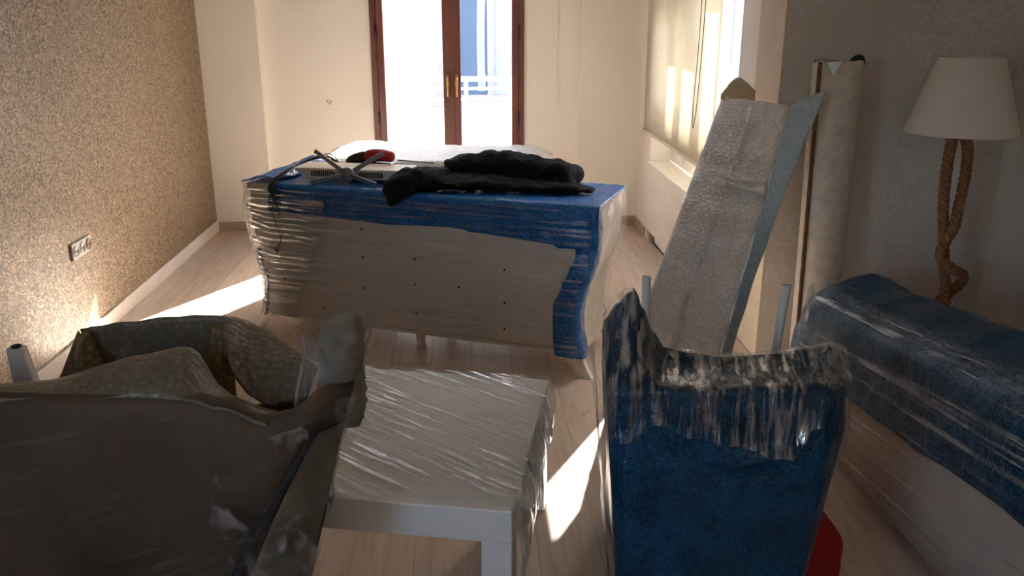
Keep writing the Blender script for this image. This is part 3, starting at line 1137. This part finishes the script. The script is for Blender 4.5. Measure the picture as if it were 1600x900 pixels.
def rope(path, r, name):
    pts = spline(path, 150)
    g = G()
    ln = 0
    tw = [0]
    for a_, b_ in zip(pts, pts[1:]):
        ln += (b_ - a_).length
        tw.append(ln)
    for k in range(3):
        hp_ = []
        up = Vector((0, 1, 0))
        for i, p in enumerate(pts):
            d = (pts[min(i + 1, len(pts) - 1)] - pts[max(i - 1, 0)]).normalized()
            a_ = d.cross(up).normalized()
            b_ = a_.cross(d).normalized()
            th = tw[i] / .075 * 2 * PI + k * 2 * PI / 3
            hp_.append(p + (a_ * math.cos(th) + b_ * math.sin(th)) * r * .5)
        g.tube(hp_, r * .56, 8)
    return g.build(name, 'rope_fibre', la, True)


LX = 1.985
rope([(1.944 - LX, .0, 1.17), (1.942 - LX, -.0, 1.135), (1.937 - LX, 0, 1.012), (1.946 - LX, 0, .855), (1.975 - LX, .012, .721), (1.999 - LX, .012, .583), (2.018 - LX, .0, .442), (2.01 - LX, 0, .25), (1.99 - LX, 0, .04)], .022, 'rope_stem')
rope([(1.965 - LX, 0, 1.18), (1.985 - LX, 0, 1.14), (2.01 - LX, .0, 1.084), (2.018 - LX, 0, .973), (2.005 - LX, -.01, .855), (1.983 - LX, -.036, .769), (1.95 - LX, -.035, .689), (1.953 - LX, -.03, .639), (2.003 - LX, -.036, .594), (2.062 - LX, -.02, .563), (2.084 - LX, .015, .517), (2.061 - LX, .04, .47), (2.01 - LX, .05, .40), (1.98 - LX, .02, .3), (2.03 - LX, -.03, .2), (1.99 - LX, -.02, .04)], .022, 'rope_coil')
G().rings([[(r * math.cos(i * PI / 16), r * math.sin(i * PI / 16), z_) for i in range(32)] for r, z_ in ((.13, 0), (.135, .01), (.13, .03), (.05, .045))]).build('base', 'rope_fibre', la, True)
shc = -.018
n = 48
rs = []
for r, z_ in ((.213, 1.148), (.119, 1.438), (.116, 1.438), (.210, 1.150)):
    rs.append([(shc + r * math.cos(i * 2 * PI / n), r * math.sin(i * 2 * PI / n), z_) for i in range(n)])
rs.append(rs[0])
G().rings(rs, cap=False).build('lamp_shade', 'shade_cloth', la, True).modifiers.new('edge', 'EDGE_SPLIT').split_angle = math.radians(50)
G().tube([(shc, 0, 1.14), (shc, 0, 1.22)], .018, 14).build('bulb_holder', 'black_plastic', la, True)
G().rings([[(shc + r * math.cos(i * PI / 10), r * math.sin(i * PI / 10), z_) for i in range(20)] for r, z_ in ((.014, 1.22), (.03, 1.26), (.034, 1.29), (.026, 1.32), (.008, 1.335))]).build('bulb', 'paper_white', la, True)
for k in range(3):
    a_ = k * 2 * PI / 3
    G().tube([(shc, 0, 1.225), (shc + .187 * math.cos(a_), .187 * math.sin(a_), 1.225)], .003, 6).build('spider_arm', 'dark_metal', la)

# ================================================================== SOFA
so = tag(empty('sofa', (1.75, 2.0, 0)), 'beige curved back sofa with blue bubble wrap over its top', 'sofa')
SOX, SOY = 1.75, 2.0
SY0, SY1 = .80, 3.19


def s_ridge(y):
    return interp(y, [(.8, .56), (1.1, .64), (1.45, .68), (1.85, .668), (2.2, .625), (2.49, .588), (2.75, .55), (2.96, .525), (3.1, .525), (3.2, .52)], True)


def s_section(y, grow=0):
    zr = s_ridge(y)
    zc = zr + .095
    pts = [(1.305, .10), (1.315, .25), (1.335, .40), (1.355, zr - .06), (1.365, zr - .015), (1.385, zr + .012), (1.44, zr + .055), (1.51, zc - .012), (1.575, zc), (1.64, zc - .02), (1.69, zc - .07), (1.73, .50), (1.76, .44), (2.0, .43), (2.22, .41), (2.25, .36), (2.25, .10)]
    return pts


def sofa_rings(grow=0):
    out = []
    ys = [SY0 + (SY1 - SY0) * i / 60 for i in range(61)]
    for y in ys:
        e = min(y - SY0, SY1 - y)
        k = max(0, 1 - e / .10)
        sh_ = 1 - .5 * k ** 3
        sec = s_section(y)
        xc, zc = 1.6, .35
        out.append([(xc + (a_ - xc) * (1 - .12 * k ** 3) - SOX, y - SOY, zc + (b_ - zc) * (1 - .22 * k ** 3) if b_ > .2 else b_) for a_, b_ in sec])
    return out


G().rings(sofa_rings()).build('frame', 'sofa_beige', so, True)


def s_at(y, s, d):
    """point on the back's outer skin; s 0 = bottom, 1 = crest, 1.5 = down behind the crest"""
    sec = s_section(y)
    keys = [(0, 0), (.25, 1), (.45, 2), (.62, 3), (.68, 4), (.72, 5), (.82, 6), (.92, 7), (1.0, 8), (1.1, 9), (1.22, 10), (1.4, 11), (1.5, 12)]
    ks = [(k, sec[i]) for k, i in keys]
    x_ = interp(s, [(k, p[0]) for k, p in ks])
    z_ = interp(s, [(k, p[1]) for k, p in ks])
    x2 = interp(s + .03, [(k, p[0]) for k, p in ks])
    z2 = interp(s + .03, [(k, p[1]) for k, p in ks])
    x3 = interp(s - .03, [(k, p[0]) for k, p in ks])
    z3 = interp(s - .03, [(k, p[1]) for k, p in ks])
    t_ = Vector((x2 - x3, 0, z2 - z3))
    if t_.length < 1e-6:
        t_ = Vector((0, 0, 1))
    t_.normalize()
    nrm = Vector((-t_.z, 0, t_.x))
    if s < .6:
        nrm = Vector((-1, 0, .05))
    return Vector((x_ - SOX, y - SOY, z_)) + nrm * d


def s_blue_low(y):
    zl = interp(y, [(.8, .44), (1.78, .43), (2.0, .405), (2.225, .37), (2.5, .345), (2.796, .325), (3.2, .30)]) + .008 * nz((y * 7, 0, 0), 1)
    return zl


def sofa_blue(u, v):
    y = SY0 - .01 + (SY1 - SY0 + .015) * u
    zl = s_blue_low(y)
    s0 = interp(zl, [(.10, 0), (.25, .25), (.40, .45), (max(.41, s_ridge(y) - .06), .62)])
    s = s0 + (1.45 - s0) * v
    e = min(y - SY0, SY1 - y)
    k = max(0, 1 - e / .08) ** 2
    d = .016 + .005 * nz((y * 4, s * 3, 0), 1.5) + .003 * nz((y * 12, s * 9, 1), 1.5)
    p = s_at(y, s, d)
    p.z -= .05 * k * min(1, max(0, (s - .4)))
    return p


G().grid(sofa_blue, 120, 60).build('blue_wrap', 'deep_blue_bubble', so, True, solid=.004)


def sofa_film(u, v):
    y = SY0 + (SY1 - SY0 + .02) * u
    s = .04 + .74 * v
    d = .028 + .004 * nz((y * 2, s * 14, 0), 1.5)
    p = s_at(y, s, d)
    e = SY1 - y
    if e < .08:
        p.x += .04 * max(0, 1 - e / .08) ** 2
    return p


G().grid(sofa_film, 100, 60).build('stretch_film', 'film_sofa', so, True)


def sofa_film_end(u, v):
    a_ = u * 2.2
    y = SY1 - .10 + .15 * math.sin(min(a_, PI / 2)) * (1 + .1 * nz((u * 6, v * 6, 0), 1))
    x_ = 1.325 + .14 * (1 - math.cos(min(a_, PI / 2))) + max(0, a_ - PI / 2) * .1
    return (x_ - SOX + .008 * nz((u * 9, v * 9, 5), 1), y - SOY, .14 + .43 * v + .01 * nz((u * 5, v * 2, 9), 1))


G().grid(sofa_film_end, 40, 40).build('stretch_film', 'film_crumple', so, True)
for lx, ly in ((1.36, 3.05), (1.36, .95), (2.18, 3.05), (2.18, .95)):
    G().rings([[(lx - SOX + sx_ * w_, ly - SOY + sy_ * w_, z_) for sx_, sy_ in ((-1, -1), (1, -1), (1, 1), (-1, 1))] for w_, z_ in ((.022, 0), (.034, .10))]).build('leg', 'pale_wood', so)

# ================================================================== BLUE WRAPPED CHAIR
ch = tag(empty('wrapped_chair', (.62, 2.0, 0)), 'chair in dark blue bubble wrap with two pale tube legs sticking up', 'chair')
CHX, CHY = .62, 2.0
ZR = [(0, .87), (.05, .915), (.095, .944), (.115, .948), (.15, .90), (.20, .835), (.256, .795), (.36, .775), (.5, .765), (.7, .768), (.86, .782), (.95, .792), (1, .775)]


def ch_x(t, z, y):
    back = max(0, min(1, (y - 1.8) / .2))
    xl = interp(z, [(0, .385), (.26, .358), (.6, .33), (.78, .316), (.96, .32)]) + .028 * back
    xr = interp(z, [(0, .815), (.26, .852), (.45, .872), (.58, .888), (.64, .897), (.72, .886), (.78, .876), (.96, .88)]) + .085 * back * interp(z, [(0, 0), (.5, .3), (.75, 1)])
    return xl + (xr - xl) * t


NZF = 92


def chair_section(t):
    pts = []
    e = min(t, 1 - t)
    rnd = .05 * max(0, 1 - e / .10) ** 2
    nzf = NZF
    for i in range(nzf + 1):
        z = .765 * i / nzf
        y = 1.795 - .02 * math.sin(PI * z / .8) + rnd
        y += .008 * nz((t * 2, z * 2.5, 0), 1.6) + .004 * nz((t * 8, z * 8, 3), 1.5)
        zc = .565 + .045 * (t - .5) + .006 * math.sin(t * 20)
        if .48 < t < .86:
            y += .034 * math.exp(-((z - zc) / .009) ** 2) * math.sin(PI * (t - .48) / .38)
            y -= .016 * math.exp(-((z - zc - .032) / .024) ** 2) * math.sin(PI * (t - .48) / .38)
        pts.append((y, z))
    zr = interp(t, ZR, True)
    zf = .785
    nb = 10
    for i in range(1, nb + 1):
        s = i / nb
        y = 1.80 + rnd + (2.01 - 1.80 - rnd) * s
        z = zf + (zr - zf) * (s ** 1.3) - .018 * math.sin(PI * s) * (1 if zr < .83 else -.2) - .01 * (1 - s)
        z += .005 * nz((t * 9, s * 2, 7), 1.5)
        pts.append((y, z))
    pts.append((2.035, zr - .008))
    pts.append((2.05, zr - .04))
    for k in range(1, 9):
        pts.append((2.055, (zr - .04) * (1 - k / 8)))
    return pts


rings = []
NTt = 70
for i in range(NTt + 1):
    t = i / NTt
    rings.append([(ch_x(t, z, y) - CHX, y - CHY, z) for y, z in chair_section(t)])
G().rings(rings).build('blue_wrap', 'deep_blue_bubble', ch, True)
# seat block hidden behind the wrapped back, carrying the upturned legs
sg = G()
rs = []
for z, k in ((.0, .9), (.02, 1), (.50, 1), (.54, .97), (.56, .9)):
    rs.append([(.63 + sx_ * .19 * k * q - CHX, 2.30 + sy_ * .215 * k * r_ - CHY, z) for sx_, sy_, q, r_ in ((-1, -1, 1, 1), (0, -1, 1, 1), (1, -1, 1, 1), (1, 0, 1, 1), (1, 1, .95, .95), (0, 1, 1, 1), (-1, 1, .95, .95), (-1, 0, 1, 1))])
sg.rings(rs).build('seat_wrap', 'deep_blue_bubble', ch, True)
for (x0_, x1_, zt) in ((.512, .496, .909), (.80, .897, .878)):
    seg = 20
    rs = []
    for (r, p) in ((.0125, (x0_, 2.25, .5)), (.0125, (x1_ if x1_ < .6 else .893, 2.25, zt)), (.0095, (x1_ if x1_ < .6 else .893, 2.25, zt)), (.0095, (x1_ if x1_ < .6 else .89, 2.25, zt - .06))):
        xx = p[0] if x1_ < .6 else (.893 if p[2] > .55 else .80)
        rs.append([(xx - CHX + r * math.cos(i * 2 * PI / seg), p[1] - CHY + r * math.sin(i * 2 * PI / seg), p[2]) for i in range(seg)])
    if x1_ > .6:
        rs[0] = [(.897 - CHX - .03 + .0125 * math.cos(i * 2 * PI / seg), .25 + .0125 * math.sin(i * 2 * PI / seg), .50) for i in range(seg)]
    lg = G().rings(rs).build('leg', 'leg_paint', ch, True)
    lg.modifiers.new('edge', 'EDGE_SPLIT').split_angle = math.radians(40)
    xx = x1_ if x1_ < .6 else .893
    G().tube([(xx - CHX, .25, zt - .05), (xx - CHX, .25, zt - .012)], .0094, 16).build('hole', 'hole_black', lg)
bx('leg_socket', .80 - CHX, .90 - CHX, .22, .28, .44, .52, 'deep_blue_bubble', ch, bevel=.01)


def ch_skin(t, s, d):
    """s 0..1 walks from low on the front, over the top band, to its rear edge"""
    sec = chair_section(t)
    i = s * (NZF + 10 + 1)
    k = min(int(i), NZF + 10)
    f_ = i - k
    y = sec[k][0] + (sec[k + 1][0] - sec[k][0]) * f_
    z = sec[k][1] + (sec[k + 1][1] - sec[k][1]) * f_
    if k < NZF - 3:
        dy, dz = -1, 0
    elif k < NZF + 2:
        dy, dz = -.7, .7
    else:
        dy, dz = -.3, .95
    x_ = ch_x(t, z, y)
    x_ += (t - .5) * 2 * d
    return Vector((x_ - CHX, y + dy * d - CHY, z + dz * d))


def ch_film(u, v):
    t = u
    low = interp(t, [(0, .64), (.1, .66), (.2, .70), (.3, .675), (.42, .65), (.55, .635), (.65, .61), (.74, .615), (.8, .66), (.86, .68), (.93, .60), (1, .58)]) + .012 * nz((t * 14, 0, 0), 1)
    s_low = low / .765 * NZF / (NZF + 11)
    s = s_low + (1 - s_low) * v
    d = .010 + .004 * nz((t * 7, v * 3, 0), 1.7) + .003 * nz((t * 30, v * 4, 2), 1.0) + .006 * max(0, 1 - v / .15) * (1 + nz((t * 20, 0, 4), 1))
    return ch_skin(t, s, d)


G().grid(ch_film, 110, 50).build('stretch_film', 'film_chair', ch, True)


def ch_film_side(u, v):
    z = .0 + .80 * v
    y = 1.80 + .26 * u
    return (ch_x(-.03 - .01 * nz((u * 3, v * 9, 0), 1), z, y) - CHX - .006, y - CHY, z)


G().grid(ch_film_side, 10, 60).build('stretch_film', 'film_loose', ch, True)

# ================================================================== RED BOX
rx = tag(empty('red_case', (.935, 2.08, 0)), 'red plastic case on the floor behind the blue wrapped chair', 'case')
pf = [(-.05, 0), (.062, 0), (.068, .01), (.068, .235), (.058, .265), (.022, .315), (-.05, .325)]
G().rings([[(x_, y_, z_) for x_, z_ in pf] for y_ in (-.13, .0)]).build('shell', 'red_plastic', rx, bevel=.008)
G().rings([[(x_, y_, z_) for x_, z_ in pf] for y_ in (.006, .13)]).build('shell', 'red_plastic', rx, bevel=.008)
G().rings([[(x_ * .96, y_, z_ * .985) for x_, z_ in pf] for y_ in (-.001, .007)]).build('gasket', 'black_plastic', rx)
G().tube(spline([(-.03, -.005, .318), (-.03, 0, .35), (0, .0, .352), (.02, 0, .31)], 12), .008, 8).build('handle', 'red_plastic', rx, True)

# ================================================================== COFFEE TABLE
TA = math.atan2(-.204, .979)
ct = tag(empty('coffee_table', (.102, 1.823, 0), TA), 'low white square legged coffee table wrapped in clear stretch film', 'coffee table')
TW, TD, TZ = .68, .805, .45
bx('table_top', -TW, 0, 0, TD, TZ - .092, TZ, 'table_white', ct, bevel=.004)
for lx in (-TW, -.078):
    for ly in (0, TD - .078):
        bx('leg', lx + .0005, lx + .0775, ly + .0005, ly + .0775, 0, TZ - .0925, 'table_white', ct, bevel=.003)


def ct_film(u, v):
    x_ = -TW - .008 + (TW + .016) * u
    y_ = .012 + (TD) * v
    z = TZ + .004 + .004 * abs(nz((x_ * 3, y_ * 3, 0), 2)) + .0035 * ridged(((x_ + 1.3 * y_) * 15, (x_ - y_) * 2, 0), 1.3, 2) * interp(v, [(0, .2), (.1, 1), (.6, 1), (1, .4)])
    return (x_, y_, z)


G().grid(ct_film, 100, 110).build('stretch_film', 'film_table', ct, True)


def ct_film_side(u, v):
    y_ = -.005 + TD * 1.01 * u
    fold = nz((u * 14, v * 1.5, 0), 1)
    bulge = .03 * math.sin(PI * min(1, v * 1.1)) * (.4 + .6 * (1 - abs(u - .35)))
    low = .20 + .06 * nz((u * 4, 0, 3), 1) - .16 * max(0, 1 - u / .3)
    z = TZ + .004 - (TZ - low) * v
    return (.005 + bulge + .008 * fold * v + .006 * nz((u * 40, v * 2, 5), 1) * min(1, v * 4), y_, z)


G().grid(ct_film_side, 90, 40).build('stretch_film', 'film_table_side', ct, True)

# ================================================================== BROWN WRAPPED ARMCHAIR
ba = tag(empty('wrapped_armchair', (-.75, 1.7, 0)), 'armchair bundled in brown blanket, bubble wrap and film in the near left corner', 'armchair')
BX, BY = -.75, 1.7


def b_ridge(x_):
    return interp(x_, [(-1.5, .84), (-1.25, .865), (-.925, .876), (-.80, .876), (-.665, .873), (-.562, .864), (-.50, .848), (-.406, .808), (-.354, .815), (-.30, .86), (-.24, .85)], True)


def b_xr(z):
    return interp(z, [(0, -.46), (.2, -.42), (.40, -.358), (.6, -.312), (.72, -.28), (.85, -.24), (1, -.23)])


def brown_section(t):
    pts = []
    xtop = -1.5 + t * 1.26
    zr = b_ridge(xtop)
    e = 1 - t
    rnd = .10 * max(0, 1 - e / .16) ** 2
    for i in range(41):
        z = zr * i / 40
        y = 1.60 + rnd + .02 * (1 - z)
        y += .018 * math.sin(xtop * 15 + z * 4 + 2.5 * nz((xtop * 2, z * 2, 8), 1)) * (.3 + .7 * z) * max(0, 1 - max(0, z - zr + .12) / .12) * .8 + .012 * nz((xtop * 2.2, z * 2.2, 0), 1.3) + .006 * nz((xtop * 5 + z * 3, z * 5 - xtop * 2, 3), 1.4)
        if i > 36:
            y += .02 * ((i - 36) / 4) ** 2
        pts.append((y, z))
    pts += [(1.66 + rnd * .6, zr - .004), (1.72 + rnd * .4, zr - .03), (1.80, zr - .07), (1.84, zr - .14)]
    for k in range(1, 7):
        pts.append((1.845, (zr - .14) * (1 - k / 6)))
    return pts


def b_x(t, z):
    x0_ = -1.5
    xr = b_xr(z)
    return x0_ + (xr - x0_) * t


rings = []
for i in range(91):
    t = i / 90
    rings.append([(b_x(t, z) - BX, y - BY, z) for y, z in brown_section(t)])
G().rings(rings).build('blanket', 'brown_blanket', ba, True)


# sheet folded back over the ridge, rising to a peak
FU = [(-1.5, .83), (-1.2, .84), (-.979, .852), (-.883, .858), (-.849, .864), (-.775, .888), (-.695, .911), (-.63, .926), (-.605, .924), (-.59, .912), (-.576, .883), (-.561, .843), (-.531, .812), (-.468, .782), (-.43, .77)]


def b_flap(u, v):
    x_ = -1.5 + 1.09 * u
    z0_ = b_ridge(x_) - .004
    z1_ = interp(x_, FU)
    y = 1.615 + .13 * v + .006 * nz((x_ * 6, v * 3, 2), 1.3)
    s = v ** .8
    z = z0_ + (z1_ - z0_) * s + .010 * math.sin(PI * v)
    return (x_ - BX + .02 * v * (1 if x_ > -.7 else 0), y - BY, z)


G().grid(b_flap, 110, 14).build('folded_sheet', 'olive_bubble', ba, True, solid=.006)


# bubble wrap band standing in a loop behind
def band(u, v):
    P_ = spline([(-.90, 1.94, 0), (-.87, 1.96, 0), (-.78, 1.98, 0), (-.65, 1.98, 0), (-.56, 1.95, 0)], 60)
    p = P_[int(round(u * 60))]
    zt = interp(p.x, [(-.965, .79), (-.93, .86), (-.90, .897), (-.78, .903), (-.65, .914), (-.56, .92)])
    zb = .68
    return (p.x - BX + .05 * (1 - v) * (1 - u) ** 4, p.y - BY + .01 * math.sin(v * 3) + .006 * nz((u * 8, v * 2, 0), 1), zb + (zt - zb) * v + .004 * nz((u * 9, 0, 3), 1))


G().grid(band, 60, 16).build('bubble_band', 'olive_bubble', ba, True, solid=.006)


def band_in(u, v):
    # turned-in left end showing its bubbles
    a_ = Vector((-.985, 1.88, .70)).lerp(Vector((-.902, 1.935, .897)), v)
    b_ = Vector((-.825, 1.93, .70)).lerp(Vector((-.878, 1.945, .893)), v)
    p = a_.lerp(b_, u)
    return (p.x - BX, p.y - BY - .02 * math.sin(PI * u), p.z)


G().grid(band_in, 12, 16).build('band_end', 'tan_bubble', ba, True, solid=.004)


def band2(u, v):
    # right piece: folds over the top and sags in a loop
    top = spline([(-.565, 1.945, .915), (-.55, 1.95, .920), (-.51, 1.95, .905), (-.453, 1.93, .878), (-.39, 1.90, .845), (-.34, 1.87, .825)], 60)
    bot = spline([(-.535, 1.82, .875), (-.521, 1.80, .852), (-.491, 1.79, .80), (-.452, 1.785, .768), (-.41, 1.785, .770), (-.36, 1.79, .775)], 60)
    a_, b_ = top[int(round(u * 60))], bot[int(round(u * 60))]
    p = a_.lerp(b_, v)
    return (p.x - BX, p.y - BY - .012 * math.sin(PI * v) + .004 * nz((u * 9, v * 5, 0), 1), p.z + .012 * math.sin(PI * v))


G().grid(band2, 60, 18).build('bubble_loop', 'olive_bubble', ba, True, solid=.006)


def band3(u, v):
    p = Vector((-.665, 1.90, .66)).lerp(Vector((-.545, 1.89, .66)), u)
    q = Vector((-.60, 1.945, .90)).lerp(Vector((-.555, 1.945, .912)), u)
    r_ = p.lerp(q, v)
    return (r_.x - BX, r_.y - BY - .01 * math.sin(PI * u), r_.z)


G().grid(band3, 10, 16).build('band_end', 'tan_bubble', ba, True, solid=.004)
G().grid(lambda u, v: (-.60 + .24 * u - BX, 1.87 - .02 * math.sin(PI * u) - BY, .60 + .13 * v + .04 * u * (1 - u) * 0 + .02 * u * v), 20, 8).build('band_end', 'tan_bubble', ba, True, solid=.004)

# cloth bundle with rounded end on the right hand corner
bn = G()
rs = []
for i in range(31):
    s = i / 30
    z = .74 + .243 * s
    k = math.sqrt(max(.03, 1 - max(0, (s - .80) / .20) ** 2.6))
    rx_ = .049 * k - .004 * math.exp(-((s - .55) / .05) ** 2) - .003 * math.exp(-((s - .75) / .03) ** 2)
    ry_ = .055 * k
    cx = -.283 + .012 * s
    rs.append([(cx + rx_ * math.copysign(abs(math.cos(a_)) ** .6, math.cos(a_)) + .007 * nz((math.cos(a_), math.sin(a_), s * 9), 1.6) + .007 * ridged((math.cos(a_) * .8, math.sin(a_) * .8, s * 9 + math.cos(a_) * 1.2), 1.6, 5) - BX,
                1.765 + ry_ * math.sin(a_) + .006 * nz((math.cos(a_), math.sin(a_), s * 7 + 4), 1.6) - BY, z + .01 * math.cos(a_) * s) for a_ in [j * 2 * PI / 28 for j in range(28)]])
bn.rings(rs).build('cloth_bundle', 'grey_blanket', ba, True)


def bun_film(u, v):
    a_ = -3.5 + 4.2 * u
    z = .52 + (.93 + .04 * math.sin(a_ * 2) - .03 * nz((a_, 0, 2), 1.2) - .52) * v
    r = .060 + .010 * nz((u * 5, v * 5, 0), 1.4) + .014 * max(0, (v - .8) / .2)
    cx = -.385 + .108 * ((z - .5) / .45)
    return (cx + r * math.cos(a_) - BX, 1.745 + r * .95 * math.sin(a_) - BY, z)


G().grid(bun_film, 70, 50).build('stretch_film', 'film_crumple', ba, True)
# grey side panel and a dark strip painted as a fold's shade at the right hand corner


def b_skin(t, z, d):
    sec = brown_section(t)
    ys = interp(z, [(zz, yy) for yy, zz in sec[:41]])
    return (b_x(t, z) - BX + d * .4, ys - d - BY, z)


G().grid(lambda u, v: b_skin(interp(v, [(0, .80), (.55, .885), (1, .955)]) + (1.0 - interp(v, [(0, .80), (.55, .885), (1, .955)])) * u, .02 + .74 * v, .007), 14, 40).build('side_panel', 'grey_blanket', ba, True, solid=.003)
G().grid(lambda u, v: b_skin(interp(v, [(0, .765), (.4, .815), (.7, .88), (1, .955)]) + .03 * (1 - .6 * v) * u + .008 * nz((v * 5, 0, 0), 1.3), .02 + .76 * v, .010 + .004 * nz((v * 9, u, 0), 1.3)), 6, 40).build('fold_strip', 'fold_shade', ba, True, solid=.003)  # dark strip: the shade of a fold, put into the colour


def b_corner(u, v):
    t = .80 + .20 * u
    z = .10 + (b_ridge(-1.5 + t * 1.26) - .12) * v
    d = .022 + .014 * ridged((t * 8, v * 6, 0), 1.2, 3) * (1 - .3 * v) + .006 * nz((t * 30, v * 20, 5), 1)
    return b_skin(t, z, max(.012, d))


G().grid(b_corner, 40, 70).build('loose_film', 'film_corner', ba, True)


def b_film(u, v):
    t = .0 + 1.0 * u
    xtop = -1.5 + t * 1.26
    z = .02 + (b_ridge(xtop) - .05) * v
    d = .020 + .005 * nz((t * 5, v * 3, 0), 1.4) + .010 * max(0, nz((t * 9, v * 9, 5), 1.2)) * (1 if t > .75 else .2)
    return b_skin(t, z, d)


G().grid(b_film, 100, 50).build('stretch_film', 'film_brown', ba, True)
# upturned tapered leg
def tleg(p0, p1, w0, w1, nm='leg'):
    p0, p1 = Vector(p0), Vector(p1)
    rs_ = []
    for p, w_ in ((p0, w0), (p1, w1)):
        rs_.append([(p.x - BX + sx_ * w_, p.y - BY + sy_ * w_, p.z) for sx_, sy_ in ((-1, -.7), (-.4, -1), (.4, -1), (1, -.7), (1, .7), (.4, 1), (-.4, 1), (-1, .7))])
    lg_ = G().rings(rs_).build(nm, 'leg_paint', ba, bevel=.003)
    c_ = p1
    G().tube([(c_.x - BX, c_.y - BY, c_.z + .0002), (c_.x - BX, c_.y - BY, c_.z + .0045)], w1 * .6, 14).build('hole_disc', 'hole_black', lg_)  # black disc paints the dark of the hole in the leg end


tleg((-1.035, 1.95, .66), (-1.055, 1.95, .853), .030, .0185)
bx('leg_block', -1.10 - BX, -.97 - BX, 1.84 - BY, 2.0 - BY, 0, .66, 'brown_blanket', ba, bevel=.01)
